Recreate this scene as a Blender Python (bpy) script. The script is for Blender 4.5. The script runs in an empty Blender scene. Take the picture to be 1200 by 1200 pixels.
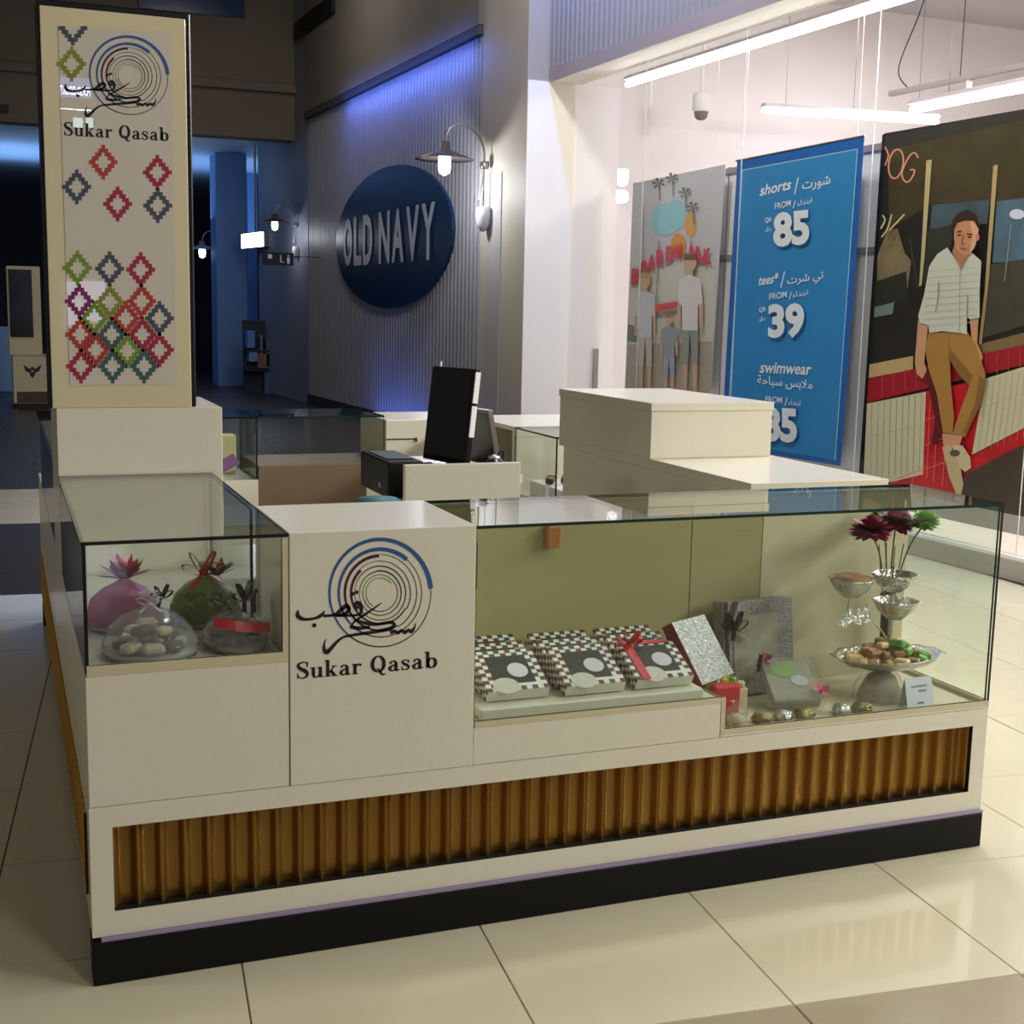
import bpy, math, random
from mathutils import Vector, Matrix
random.seed(7)
SC = bpy.context.scene
COL = SC.collection

# ------------------------------------------------------------------ camera
F_PX, PITCH, ROLL, YAW = 1535.42, 0.152519, 0.0204867, 0.3725307
CAM = Vector((-0.14716, -2.94416, 1.55))
_fw = Vector((math.sin(YAW)*math.cos(PITCH), math.cos(YAW)*math.cos(PITCH), -math.sin(PITCH)))
_rt = Vector((math.cos(YAW), -math.sin(YAW), 0)); _up = _rt.cross(_fw)
_r2 = math.cos(ROLL)*_rt + math.sin(ROLL)*_up
_u2 = -math.sin(ROLL)*_rt + math.cos(ROLL)*_up
cam_data = bpy.data.cameras.new('camera'); cam_data.sensor_width = 36; cam_data.lens = F_PX*36/1200
cam_data.clip_start = 0.05; cam_data.clip_end = 200
cam = bpy.data.objects.new('camera', cam_data); COL.objects.link(cam)
cam.matrix_world = Matrix(((_r2.x, _u2.x, -_fw.x, CAM.x), (_r2.y, _u2.y, -_fw.y, CAM.y), (_r2.z, _u2.z, -_fw.z, CAM.z), (0, 0, 0, 1)))
SC.camera = cam
SC.view_settings.view_transform = 'Standard'; SC.view_settings.look = 'None'
SC.view_settings.gamma = 1; SC.view_settings.use_curve_mapping = False
SC.view_settings.exposure = 0.0
SC.cycles.transparent_max_bounces = 32; SC.cycles.max_bounces = 10
# ------------------------------------------------------------------ world and large lights
W = bpy.data.worlds.new('world'); SC.world = W; W.use_nodes = True
W.node_tree.nodes['Background'].inputs[0].default_value = (0.62, 0.72, 1.0, 1)
W.node_tree.nodes['Background'].inputs[1].default_value = 0.10

TH = math.radians(2.3)
FAC = Matrix.Translation((5.47, 3.5, 0)) @ Matrix.Rotation(TH, 4, 'Z')   # shop-front frame: x into the shop, y along it
def fw(s, u, z): return FAC @ Vector((s, u, z))
def area(name, loc, target, sx, sy, power, color):
    l = bpy.data.lights.new(name, 'AREA'); l.shape = 'RECTANGLE'; l.size = sx; l.size_y = sy; l.energy = power; l.color = color
    o = bpy.data.objects.new(name, l); COL.objects.link(o); o.location = loc
    o.rotation_euler = (Vector(target)-Vector(loc)).to_track_quat('-Z', 'Y').to_euler()
    return o
WARM = (1.0, 0.955, 0.89); COOL = (1.0, 0.975, 0.93)
# ceiling lights of the shop interior (rows of troffers), to the right of the view
for k, u in enumerate((-9.5, -6.5, -3.6, -1.0)):
    area('shop_ceiling_light', fw(1.3, u, 3.75), fw(-4.4, u+1.6, 0.3), 2.2, 0.5, 158, COOL)
for k, u in enumerate((1.2, 3.4)):
    area('shop_ceiling_light', fw(3.4, u, 4.7), fw(3.2, u, 0), 1.6, 0.6, 72, (1.0, 0.97, 0.97))
# added fill lamps, unseen: behind the camera, and aimed at the window posters
for (x, y, e) in ((1.6, -3.6, 40), (4.2, -2.6, 40)):
    area('mall_fill', (x, y, 5.2), (x*0.7+0.3, y+2.0, 0), 0.7, 0.7, e, WARM)
for (x, y) in ((3.3, 2.4), (3.1, 6.0)):
    area('mall_fill', (x, y, 6.3), (5.9, y+0.3, 1.0), 0.5, 0.5, 120, COOL)
# added unseen lamps that lift the dim hall and the kiosk's left side
for (x, y, e) in ((-6.5, 2.0, 100), (3.0, 8.6, 45), (3.0, 14.0, 45)):
    area('hall_fill', (x, y, 6.5), (x+0.4, y+0.8, 0), 1.0, 1.0, e, (1.0, 0.95, 0.88))
area('bulkhead_fill', (0.8, 13.0, 2.6), (1.0, 17.0, 6.0), 1.2, 0.4, 9, (1.0, 0.92, 0.82))  # added unseen lamp that brightens the far bulkhead
# blue cove light washing the corrugated wall and the far hall
area('blue_cove', fw(-0.83, 9.7, 4.33), fw(-0.46, 9.7, 4.12), 4.8, 0.06, 30, (0.10, 0.20, 1.0))
area('blue_floor_wash', fw(-0.95, 9.6, 0.10), fw(-0.4, 9.6, 0.45), 2.2, 0.1, 9, (0.10, 0.20, 1.0))

# ------------------------------------------------------------------ helpers
def lin(c): c /= 255.0; return c/12.92 if c <= 0.04045 else ((c+0.055)/1.055)**2.4
def rgb(r, g, b): return (lin(r), lin(g), lin(b), 1)
MATS = {}
def mat(name, c, rough=0.5, metal=0.0, spec=0.5, coat=0.0, emit=None, es=0.0, noise=0.0, nscale=30, bump=0.0, bscale=80, wave=False):
    if name in MATS: return MATS[name]
    m = bpy.data.materials.new(name); m.use_nodes = True; nt = m.node_tree; b = nt.nodes['Principled BSDF']
    col = rgb(*c)
    b.inputs['Base Color'].default_value = col; b.inputs['Roughness'].default_value = rough
    b.inputs['Metallic'].default_value = metal; b.inputs['Specular IOR Level'].default_value = spec
    b.inputs['Coat Weight'].default_value = coat; b.inputs['Coat Roughness'].default_value = 0.03
    if emit: b.inputs['Emission Color'].default_value = rgb(*emit); b.inputs['Emission Strength'].default_value = es
    if noise or bump:
        tc = nt.nodes.new('ShaderNodeTexCoord'); nz = nt.nodes.new('ShaderNodeTexNoise'); nz.inputs['Scale'].default_value = nscale
        nz.inputs['Detail'].default_value = 4; nt.links.new(tc.outputs['Object'], nz.inputs['Vector'])
        if noise:
            r = nt.nodes.new('ShaderNodeMix'); r.data_type = 'RGBA'; nt.links.new(nz.outputs['Fac'], r.inputs['Factor'])
            r.inputs['A'].default_value = tuple(max(0, v*(1-noise)) for v in col[:3])+(1,); r.inputs['B'].default_value = tuple(min(1, v*(1+noise)) for v in col[:3])+(1,)
            nt.links.new(r.outputs['Result'], b.inputs['Base Color'])
        if bump:
            n2 = nt.nodes.new('ShaderNodeTexNoise'); n2.inputs['Scale'].default_value = bscale; nt.links.new(tc.outputs['Object'], n2.inputs['Vector'])
            bp = nt.nodes.new('ShaderNodeBump'); bp.inputs['Strength'].default_value = bump; bp.inputs['Distance'].default_value = 0.01
            nt.links.new(n2.outputs['Fac'], bp.inputs['Height']); nt.links.new(bp.outputs['Normal'], b.inputs['Normal'])
    MATS[name] = m; return m
def glass_mat(name, tint=(1, 1, 1), ior=1.5, rough=0.0, haze=None):
    if name in MATS: return MATS[name]
    m = bpy.data.materials.new(name); m.use_nodes = True; nt = m.node_tree; nt.nodes.clear()
    out = nt.nodes.new('ShaderNodeOutputMaterial'); mx = nt.nodes.new('ShaderNodeMixShader')
    tr = nt.nodes.new('ShaderNodeBsdfTransparent'); gl = nt.nodes.new('ShaderNodeBsdfGlossy')
    tr.inputs[0].default_value = (*tint, 1); gl.inputs['Roughness'].default_value = rough
    ge = nt.nodes.new('ShaderNodeNewGeometry'); dt = nt.nodes.new('ShaderNodeVectorMath'); dt.operation = 'DOT_PRODUCT'   # thin-pane Schlick reflectance
    nt.links.new(ge.outputs['Incoming'], dt.inputs[0]); nt.links.new(ge.outputs['Normal'], dt.inputs[1])
    last = dt.outputs['Value']
    f0 = ((ior-1)/(ior+1))**2
    for op, v, first in (('ABSOLUTE', None, False), ('SUBTRACT', 1.0, True), ('POWER', 5.0, False), ('MULTIPLY', 1-f0, False), ('ADD', f0, False)):
        n = nt.nodes.new('ShaderNodeMath'); n.operation = op; n.use_clamp = op in ('SUBTRACT', 'ADD')
        if first: n.inputs[0].default_value = v; nt.links.new(last, n.inputs[1])
        else:
            nt.links.new(last, n.inputs[0])
            if v is not None: n.inputs[1].default_value = v
        last = n.outputs[0]
    nt.links.new(last, mx.inputs[0]); nt.links.new(gl.outputs[0], mx.inputs[2])
    if haze:
        m2 = nt.nodes.new('ShaderNodeMixShader'); df = nt.nodes.new('ShaderNodeBsdfDiffuse'); df.inputs[0].default_value = (*haze[1], 1)
        m2.inputs[0].default_value = haze[0]; nt.links.new(tr.outputs[0], m2.inputs[1]); nt.links.new(df.outputs[0], m2.inputs[2]); nt.links.new(m2.outputs[0], mx.inputs[1])
    else: nt.links.new(tr.outputs[0], mx.inputs[1])
    nt.links.new(mx.outputs[0], out.inputs[0]); MATS[name] = m; return m
def emis(name, c, s): return mat(name, (20, 20, 20), emit=c, es=s)

LAM = mat('white_laminate', (224, 218, 198), 0.28, coat=0.25, noise=0.04, nscale=60)
LAMD = mat('laminate_edge', (205, 194, 160), 0.4)
PLINTH = mat('black_plinth', (9, 6, 6), 0.6, spec=0.25)
LEDGE = mat('plinth_ledge', (150, 135, 165), 0.3)
GOLD = mat('gold_paint', (156, 116, 52), 0.30, metal=0.72, noise=0.08, nscale=200)
DARK = mat('dark_gap', (16, 15, 12), 0.7)
GLASS = glass_mat('clear_glass', (0.955, 0.985, 0.965))
SHOPGL = glass_mat('shop_glass', (0.985, 0.99, 0.985), 1.33)
GEDGE = mat('green_glass_edge', (18, 48, 40), 0.2)
BEDGE = mat('black_glass_edge', (12, 14, 13), 0.3)
BLACK = mat('black_plastic', (14, 15, 17), 0.22)
BLACKM = mat('matt_black', (12, 12, 12), 0.6)
WHITE = mat('white_paint', (236, 234, 232), 0.55)
INK = mat('black_vinyl', (14, 13, 14), 0.45)
BLUE = mat('blue_vinyl', (44, 84, 140), 0.45)
MAROON = mat('maroon_vinyl', (74, 20, 34), 0.45)
GREEN = mat('green_vinyl', (120, 165, 50), 0.45)
SILVER = mat('silver_metal', (200, 198, 190), 0.22, metal=0.9, bump=0.6, bscale=120)
STEEL = mat('brushed_steel', (150, 145, 138), 0.3, metal=0.9)

ROOT = {}
class MB:
    def __init__(s, M=None): s.v = []; s.f = []; s.m = []; s.mats = []; s.M = M or Matrix.Identity(4)
    def mi(s, m):
        if m not in s.mats: s.mats.append(m)
        return s.mats.index(m)
    def face(s, pts, m):
        n = len(s.v); s.v += [s.M @ Vector(p) for p in pts]; s.f.append(tuple(range(n, n+len(pts)))); s.m.append(s.mi(m)); return s
    def box(s, x0, x1, y0, y1, z0, z1, m, edge=None, T=None, faces=None):
        """faces: axis of the large faces when edge material is used for the rest"""
        P = [Vector((x, y, z)) for x in (x0, x1) for y in (y0, y1) for z in (z0, z1)]
        if T: P = [T @ p for p in P]
        n = len(s.v); s.v += [s.M @ p for p in P]
        Q = (((0, 1, 3, 2), 0), ((4, 6, 7, 5), 0), ((0, 4, 5, 1), 1), ((2, 3, 7, 6), 1), ((0, 2, 6, 4), 2), ((1, 5, 7, 3), 2))
        for q, ax in Q:
            s.f.append(tuple(n+i for i in q)); s.m.append(s.mi(edge if (edge and ax != faces) else m))
        return s
    def bbox(s, x0, x1, y0, y1, z0, z1, m, b=0.004, T=None):
        """box with chamfered edges"""
        c = Vector(((x0+x1)/2, (y0+y1)/2, (z0+z1)/2)); h = ((x1-x0)/2, (y1-y0)/2, (z1-z0)/2); b = min(b, *[k*0.9 for k in h])
        idx = {}; n = len(s.v); k = 0
        for sx in (-1, 1):
            for sy in (-1, 1):
                for sz in (-1, 1):
                    for ax in range(3):
                        d = [h[0]-b, h[1]-b, h[2]-b]; d[ax] = h[ax]
                        p = c+Vector((sx*d[0], sy*d[1], sz*d[2])); p = T @ p if T else p
                        s.v.append(s.M @ p); idx[(sx, sy, sz, ax)] = n+k; k += 1
        mi = s.mi(m)
        def add(*q): s.f.append(q); s.m.append(mi)
        I = idx
        for sg in (-1, 1):
            q = [I[(sg, -1, -1, 0)], I[(sg, 1, -1, 0)], I[(sg, 1, 1, 0)], I[(sg, -1, 1, 0)]]; add(*(q if sg > 0 else q[::-1]))
            q = [I[(-1, sg, -1, 1)], I[(-1, sg, 1, 1)], I[(1, sg, 1, 1)], I[(1, sg, -1, 1)]]; add(*(q if sg > 0 else q[::-1]))
            q = [I[(-1, -1, sg, 2)], I[(1, -1, sg, 2)], I[(1, 1, sg, 2)], I[(-1, 1, sg, 2)]]; add(*(q if sg > 0 else q[::-1]))
        for a in (-1, 1):
            for b2 in (-1, 1):
                add(I[(a, b2, -1, 0)], I[(a, b2, 1, 0)], I[(a, b2, 1, 1)], I[(a, b2, -1, 1)])
                add(I[(a, -1, b2, 0)], I[(a, 1, b2, 0)], I[(a, 1, b2, 2)], I[(a, -1, b2, 2)])
                add(I[(-1, a, b2, 1)], I[(1, a, b2, 1)], I[(1, a, b2, 2)], I[(-1, a, b2, 2)])
                for c2 in (-1, 1): add(I[(a, b2, c2, 0)], I[(a, b2, c2, 1)], I[(a, b2, c2, 2)])
        return s
    def tube(s, path, r, m, n=8, caps=True):
        path = [Vector(p) for p in path]; rs = r if isinstance(r, (list, tuple)) else [r]*len(path)
        rings = []; ref = None
        for i, p in enumerate(path):
            d = (path[min(i+1, len(path)-1)]-path[max(i-1, 0)]).normalized()
            if ref is None: ref = Vector((0, 0, 1)) if abs(d.z) < 0.9 else Vector((1, 0, 0))
            a = d.cross(ref); a = a.normalized() if a.length > 1e-6 else Vector((1, 0, 0)); b = d.cross(a); ref = -b if ref.dot(b) < 0 else b
            base = len(s.v); s.v += [s.M @ (p+rs[i]*(math.cos(2*math.pi*k/n)*a+math.sin(2*math.pi*k/n)*b)) for k in range(n)]; rings.append(base)
        mi = s.mi(m)
        for A, B in zip(rings, rings[1:]):
            for k in range(n): s.f.append((A+k, A+(k+1) % n, B+(k+1) % n, B+k)); s.m.append(mi)
        if caps: s.f.append(tuple(rings[0]+k for k in range(n))[::-1]); s.m.append(mi); s.f.append(tuple(rings[-1]+k for k in range(n))); s.m.append(mi)
        return s
    def lathe(s, prof, c, m, n=20, wob=None, T=None):
        """prof: list of (r, z); wob(k, i) -> factor"""
        c = Vector(c); rings = []
        for i, (r, z) in enumerate(prof):
            base = len(s.v)
            for k in range(n):
                a = 2*math.pi*k/n; q = r*(wob(a, i) if wob else 1); p = Vector((q*math.cos(a), q*math.sin(a), z)); p = T @ p if T else p
                s.v.append(s.M @ (c+p))
            rings.append(base)
        mi = s.mi(m)
        for A, B in zip(rings, rings[1:]):
            for k in range(n): s.f.append((A+k, A+(k+1) % n, B+(k+1) % n, B+k)); s.m.append(mi)
        return s
    def build(s, name, parent=None, smooth=False):
        M = ROOT.get(parent.name if parent else None, Matrix.Identity(4)); Mi = M.inverted()
        me = bpy.data.meshes.new(name); 
        org = Matrix.Identity(4)
        if parent is None and s.v:     # a top-level mesh gets its origin at its base centre
            lo = [min(v[i] for v in s.v) for i in range(3)]; hi = [max(v[i] for v in s.v) for i in range(3)]
            org = Matrix.Translation(((lo[0]+hi[0])/2, (lo[1]+hi[1])/2, lo[2])); Mi = org.inverted()
        me.from_pydata([Mi @ v for v in s.v], [], s.f)
        for mm in s.mats: me.materials.append(mm)
        me.polygons.foreach_set('material_index', s.m)
        if smooth: me.polygons.foreach_set('use_smooth', [True]*len(s.f))
        me.update(); o = bpy.data.objects.new(name, me); COL.objects.link(o)
        if parent: o.parent = parent; ROOT[o.name] = M
        else: o.matrix_world = org; ROOT[o.name] = org
        return o
def thing(name, label, cat, M=(0, 0, 0), group=None):
    o = bpy.data.objects.new(name, None); COL.objects.link(o); o.empty_display_size = 0.05
    M = M if isinstance(M, Matrix) else Matrix.Translation(M)
    o.matrix_world = M; ROOT[o.name] = M.copy(); tag(o, label, cat, group); return o
def tag(o, label, cat, group=None):
    o['label'] = label; o['category'] = cat
    if group: o['group'] = group
    return o
def struct(o, label=None):
    o['kind'] = 'structure'
    if label: o['label'] = label
    return o
def stuff(o): o['kind'] = 'stuff'; return o
def piece(name, me, parent, loc, rot=None):
    o = bpy.data.objects.new(name, me); COL.objects.link(o); o.parent = parent; o.location = loc
    if rot: o.rotation_euler = rot
    return o
# pixel -> world on a plane (a pixel gives a direction; the plane gives the distance)
def ray(x, y): return _r2*((x-600)/F_PX) - _u2*((y-600)/F_PX) + _fw
def px(x, y, ax, val):
    d = ray(x, y); return CAM + d*((val-CAM[ax])/d[ax])
def pxs(x, y, s):                      # on the shop-front plane at depth s
    n = FAC.to_3x3() @ Vector((1, 0, 0)); p0 = fw(s, 0, 0); d = ray(x, y); return CAM + d*((p0-CAM).dot(n)/d.dot(n))
FI = FAC.inverted()
def pxf(x, y, s): q = FI @ pxs(x, y, s); return (q.y, q.z)     # (u, z)

# ---- flat strokes and text, as 2-D polygons
def smooth_path(pts, sub=5):
    if len(pts) < 3: return pts
    out = []
    for i in range(len(pts)-1):
        p0 = pts[max(i-1, 0)]; p1 = pts[i]; p2 = pts[i+1]; p3 = pts[min(i+2, len(pts)-1)]
        for k in range(sub):
            t = k/sub; out.append(tuple(0.5*((2*b)+(-a+c)*t+(2*a-5*b+4*c-d)*t*t+(-a+3*b-3*c+d)*t**3) for a, b, c, d in zip(p0, p1, p2, p3)))
    out.append(pts[-1]); return out
def stroke(pts, sm=True):
    """pts (x, y, width) -> quads"""
    P = smooth_path(pts) if sm else pts; L = []
    for i, p in enumerate(P):
        a = P[max(i-1, 0)]; b = P[min(i+1, len(P)-1)]; dx, dy = b[0]-a[0], b[1]-a[1]; l = math.hypot(dx, dy) or 1; w = p[2]/2
        L.append(((p[0]-dy/l*w, p[1]+dx/l*w), (p[0]+dy/l*w, p[1]-dx/l*w)))
    return [[a[0], b[0], b[1], a[1]] for a, b in zip(L, L[1:])]
def ring(cx, cy, r, a0, a1, w0, w1, seg=48):
    P = [];
    for i in range(seg+1):
        t = i/seg; a = math.radians(a0+(a1-a0)*t); w = w0+(w1-w0)*t; P.append((cx+r*math.cos(a), cy+r*math.sin(a), w))
    return stroke(P, False)
def disc(cx, cy, rx, ry=None, n=20, rot=0):
    ry = rx if ry is None else ry; c, s_ = math.cos(rot), math.sin(rot)
    return [(cx+rx*math.cos(2*math.pi*k/n)*c-ry*math.sin(2*math.pi*k/n)*s_, cy+rx*math.cos(2*math.pi*k/n)*s_+ry*math.sin(2*math.pi*k/n)*c) for k in range(n)]
_tc = {}
def text_polys(body, bold=0.0, shear=0.0):
    """text normalised to width 1, height 1 (its own bounds) -> polygons, aspect"""
    key = (body, bold, shear)
    if key in _tc: return _tc[key]
    c = bpy.data.curves.new('t', 'FONT'); c.body = body; c.offset = bold; c.shear = shear; c.resolution_u = 3
    o = bpy.data.objects.new('t', c); COL.objects.link(o); bpy.context.view_layer.update()
    ev = o.evaluated_get(bpy.context.evaluated_depsgraph_get()); me = ev.to_mesh()
    V = [(v.co.x, v.co.y) for v in me.vertices]; Fs = [tuple(p.vertices) for p in me.polygons]
    x0 = min(v[0] for v in V); x1 = max(v[0] for v in V); y0 = min(v[1] for v in V); y1 = max(v[1] for v in V)
    ev.to_mesh_clear(); bpy.data.objects.remove(o); bpy.data.curves.remove(c)
    _tc[key] = [[((V[i][0]-x0)/(x1-x0), (V[i][1]-y0)/(y1-y0)) for i in f] for f in Fs]; return _tc[key]
GL = {
 'S': (0.72, [[(.60,.74,.05),(.57,.9,.05),(.36,.985,.06),(.13,.9,.11),(.09,.74,.15),(.25,.58,.18),(.47,.45,.18),(.60,.26,.15),(.53,.08,.10),(.32,.015,.06),(.12,.1,.05),(.06,.28,.05)], [(.61,.68,.05),(.61,1.,.05)], [(.06,0,.05),(.06,.33,.05)]]),
 'u': (0.76, [[(.17,.62,.15),(.17,.16,.15)], [(.17,.2,.15),(.21,.05,.1),(.34,.02,.07),(.48,.1,.06),(.53,.22,.05)], [(.57,.62,.15),(.57,0,.15)], [(0,.6,.05),(.24,.6,.05)], [(.4,.6,.05),(.62,.6,.05)], [(.53,.025,.05),(.74,.025,.05)]]),
 'k': (0.76, [[(.17,1.,.15),(.17,0,.15)], [(0,.975,.05),(.2,.975,.05)], [(.02,.025,.05),(.33,.025,.05)], [(.22,.22,.06),(.55,.58,.06)], [(.32,.36,.15),(.58,.02,.15)], [(.4,.6,.05),(.7,.6,.05)], [(.42,.025,.05),(.76,.025,.05)]]),
 'a': (0.68, [[(.12,.46,.12),(.2,.58,.07),(.33,.6,.07),(.44,.52,.12),(.46,.4,.15),(.46,.1,.15),(.53,.02,.08),(.65,.08,.05)], [(.46,.36,.06),(.24,.32,.08),(.11,.18,.15),(.18,.04,.09),(.32,.03,.06),(.46,.14,.05)]]),
 'r': (0.60, [[(.17,.62,.15),(.17,0,.15)], [(0,.6,.05),(.22,.6,.05)], [(.02,.025,.05),(.35,.025,.05)], [(.21,.4,.06),(.31,.56,.07),(.44,.58,.1),(.5,.48,.13)]]),
 ' ': (0.36, []),
 'Q': (0.92, [[(.42+.33*math.cos(t*math.pi/12), .5+.47*math.sin(t*math.pi/12), .05+.12*abs(math.cos(t*math.pi/12))) for t in range(25)], [(.26,.14,.05),(.4,.2,.06),(.52,.04,.12),(.66,-.16,.1),(.84,-.12,.05)]]),
 's': (0.56, [[(.43,.46,.05),(.40,.56,.05),(.26,.61,.05),(.12,.56,.09),(.1,.46,.11),(.2,.37,.13),(.36,.28,.13),(.44,.17,.11),(.39,.06,.08),(.24,.015,.05),(.1,.07,.05),(.06,.17,.05)], [(.44,.42,.05),(.44,.62,.05)], [(.06,0,.05),(.06,.2,.05)]]),
 'b': (0.72, [[(.17,1.,.15),(.17,.02,.15)], [(0,.975,.05),(.2,.975,.05)], [(.4+.22*math.cos(t*math.pi/10), .3+.29*math.sin(t*math.pi/10), .05+.11*abs(math.cos(t*math.pi/10))) for t in range(21)]]),
}
def serif_word(word):
    out = []; x = 0
    for ch in word:
        w, st = GL[ch]
        for p in st: out += [[(a+x, b) for a, b in q] for q in stroke([(i, j, w_*1.22) for i, j, w_ in p])]
        x += w+0.06
    return [[(a/x, b) for a, b in q] for q in out]
def brand_logo():
    """rings, Arabic calligraphy and lettering traced in units of 1/5.217 px of the cabinet front; y down"""
    cx, cy = 603, 495; L = []
    def add(polys, m): L.append((polys, m))
    fx = 0.945
    def rg(r, a0, a1, w0, w1, m): add([[(cx+(x-cx)*fx, y) for x, y in q] for q in ring(cx, cy, r, -a0, -a1, w0, w1)], m)
    rg(328, 5, 235, 30, 9, BLUE); rg(328, 235, 366, 8, 4, INK); rg(268, 50, 250, 27, 8, BLUE); rg(268, 250, 410, 6, 4, INK)
    rg(228, 92, 215, 20, 13, MAROON); rg(228, 215, 300, 12, 7, INK); rg(236, 300, 452, 6, 3, INK)
    rg(188, 132, 215, 18, 12, MAROON); rg(188, 215, 330, 11, 7, INK); rg(196, 330, 492, 6, 3, INK)
    rg(165, 170, 450, 3, 7, INK); rg(165, 90, 170, 7, 3, INK); rg(136, 180, 460, 3, 8, INK); rg(134, 100, 180, 6, 3, INK)
    rg(112, 200, 405, 5, 4, INK); rg(112, 45, 200, 6, 5, GREEN); rg(92, 40, 190, 6, 4, GREEN); rg(92, 190, 240, 4, 4, INK)
    S = [[(102,598,5),(98,628,22),(115,648,22),(150,656,15),(200,650,14),(238,634,18),(264,603,6)],
         [(255,634,15),(300,632,14),(335,622,18),(370,592,22),(398,572,22),(412,596,20),(385,622,16),(330,634,14)], [(330,632,14),(400,632,15),(470,628,13),(490,605,16)],
         [(488,605,16),(484,572,22),(465,552,18),(448,568,14),(466,592,18)], [(612,554,4),(560,592,10),(500,632,13),(450,665,11),(422,702,6)],
         [(418,700,16),(470,710,20),(540,702,14)], [(440,650,6),(490,672,15),(560,687,16),(620,681,16),(668,674,18),(690,690,16),(665,711,20),(600,726,20),(520,739,17),(440,751,15),(380,764,12),(340,792,15),(300,836,20),(275,856,26),(260,838,18),(262,800,8),(273,775,4)],
         [(665,738,22),(690,728,18),(712,738,18),(735,722,14),(752,736,20),(775,720,14),(792,730,20),(812,706,10),(819,678,4)]]
    for st in S: add(stroke([(a, b, c*1.15) for a, b, c in st]), INK)
    for d in ((200, 692, 13), (437, 500, 11), (459, 490, 11)): add([disc(*d)], INK)
    O = (93, 1020); U = (865, -72); H = 100
    word = [[(O[0]+U[0]*a, O[1]+U[1]*a-H*b) for a, b in q] for q in serif_word('Sukar Qasab')]
    return L, word
def flat(mb, polys, m, fn):
    for q in polys: mb.face([fn(*p) for p in q], m)

# ================================================================== SETTING
# ---- floor of 60 cm tiles, turned 5.4 degrees to the kiosk
TA = math.radians(5.37); E1 = Vector((math.cos(TA), -math.sin(TA), 0)); E2 = Vector((math.sin(TA), math.cos(TA), 0))
TILE = mat('cream_tile', (210, 203, 174), 0.16, coat=0.3, noise=0.05, nscale=9)
TILED = mat('brown_tile', (50, 45, 40), 0.38, spec=0.35, coat=0.0, noise=0.06, nscale=9)
TILEG = mat('grey_tile', (158, 146, 120), 0.2, coat=0.3, noise=0.06, nscale=9)
GROUT = mat('grout', (112, 98, 72), 0.8)
floor = struct(MB().face([(-9, -14, -.004), (16, -14, -.004), (16, 34, -.004), (-9, 34, -.004)], GROUT).build('floor'))
def tile_mesh(name, m):
    mb = MB(); h = 0.3-0.0011; c = 0.0018
    mb.face([(-h+c, -h+c, 0), (h-c, -h+c, 0), (h-c, h-c, 0), (-h+c, h-c, 0)], m)
    q = [(-h, -h), (h, -h), (h, h), (-h, h)]; r = [(-h+c, -h+c), (h-c, -h+c), (h-c, h-c), (-h+c, h-c)]
    for i in range(4):
        j = (i+1) % 4; mb.face([(*q[i], -.004), (*q[j], -.004), (*r[j], 0), (*r[i], 0)], m)
    return mb
def tile_kind(p):
    if p.y > 8.7: return 1
    if 4.25 < p.y < 7.05 and p.x < 0.7: return 1
    if p.y < -0.75: return 2
    return 0
tm = []
for nm, m in (('tile', TILE), ('tile_brown', TILED), ('tile_grey', TILEG)):
    o = tile_mesh(nm, m).build('tile_source'); tm.append(o.data); bpy.data.objects.remove(o)
    tm[-1].transform(Matrix.Translation(Vector((0, 0, -0.004)))) if False else None
spots = []
for i in range(-22, 30):
    for j in range(-24, 58):
        u = 0.335+0.3+0.6*i; v = 0.145+0.3+0.6*j; p = E1*u+E2*v
        if not (-8.5 < p.x < 5.3 and -13 < p.y < 33): continue
        d = p-CAM; c = Vector((d.dot(_r2), d.dot(_u2), d.dot(_fw)))
        vis = c.z > 0.5 and abs(c.x/c.z) < 0.44 and abs(c.y/c.z) < 0.46
        hid = 0.35 < p.x < 2.2 and 0.35 < p.y < 3.4
        spots.append((0 if vis and not hid else 1, d.length, p))
spots.sort(key=lambda t: (t[0], t[1]))
near = [t for t in spots if t[0] == 0][:240]; rest = spots[len(near):] if len(near) == 240 else [t for t in spots if t not in near]
fz = floor.location
for _, _, p in near:
    piece('tile', tm[tile_kind(p)], floor, (p.x-fz.x, p.y-fz.y, p.z-fz.z-0.004+0.004), (0, 0, -TA))
mb = MB(); h = 0.2985
for _, _, p in rest:
    m = (TILE, TILED, TILEG)[tile_kind(p)]
    mb.face([p+E1*a*h+E2*b*h for a, b in ((-1, -1), (1, -1), (1, 1), (-1, 1))], m)
stuff(mb.build('far_tiles', floor))
def fix_tiles():
    for me in tm:   # meshes were recentred on their base (-4 mm): put the top back to z = 0
        lo = min(v.co.z for v in me.vertices)
        for v in me.vertices: v.co.z -= lo+0.004
fix_tiles()

# ---- shop front on the right
PAINT = mat('grey_wall_paint', (172, 163, 146), 0.6, noise=0.05, nscale=6)
PALE = mat('cream_paint_and_lit_face', (243, 238, 224), 0.6)
CORR = mat('corrugated_grey', (140, 138, 140), 0.45, noise=0.06, nscale=4)
UP = 5.93; SP = -0.48
M = MB(FAC); M.bbox(SP, 0.02, UP, 7.11, 0, 6.6, PAINT, 0.006)
pil = struct(M.build('wall_pillar'), 'grey painted pillar at the corner of the clothes shop')
M = MB(FAC); M.box(SP, 0.06, UP-0.012, UP-0.001, 0.0, 3.78, PALE); M.build('lit_return_face', pil)  # pillar's shop-side face; light from the shop put into its paler colour
M = MB(FAC); M.box(SP-0.012, SP-0.001, 6.52, 6.9, 0.3, 2.96, mat('pillar_strip', (160, 156, 150), 0.5)); M.build('cover_strip', pil)
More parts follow.
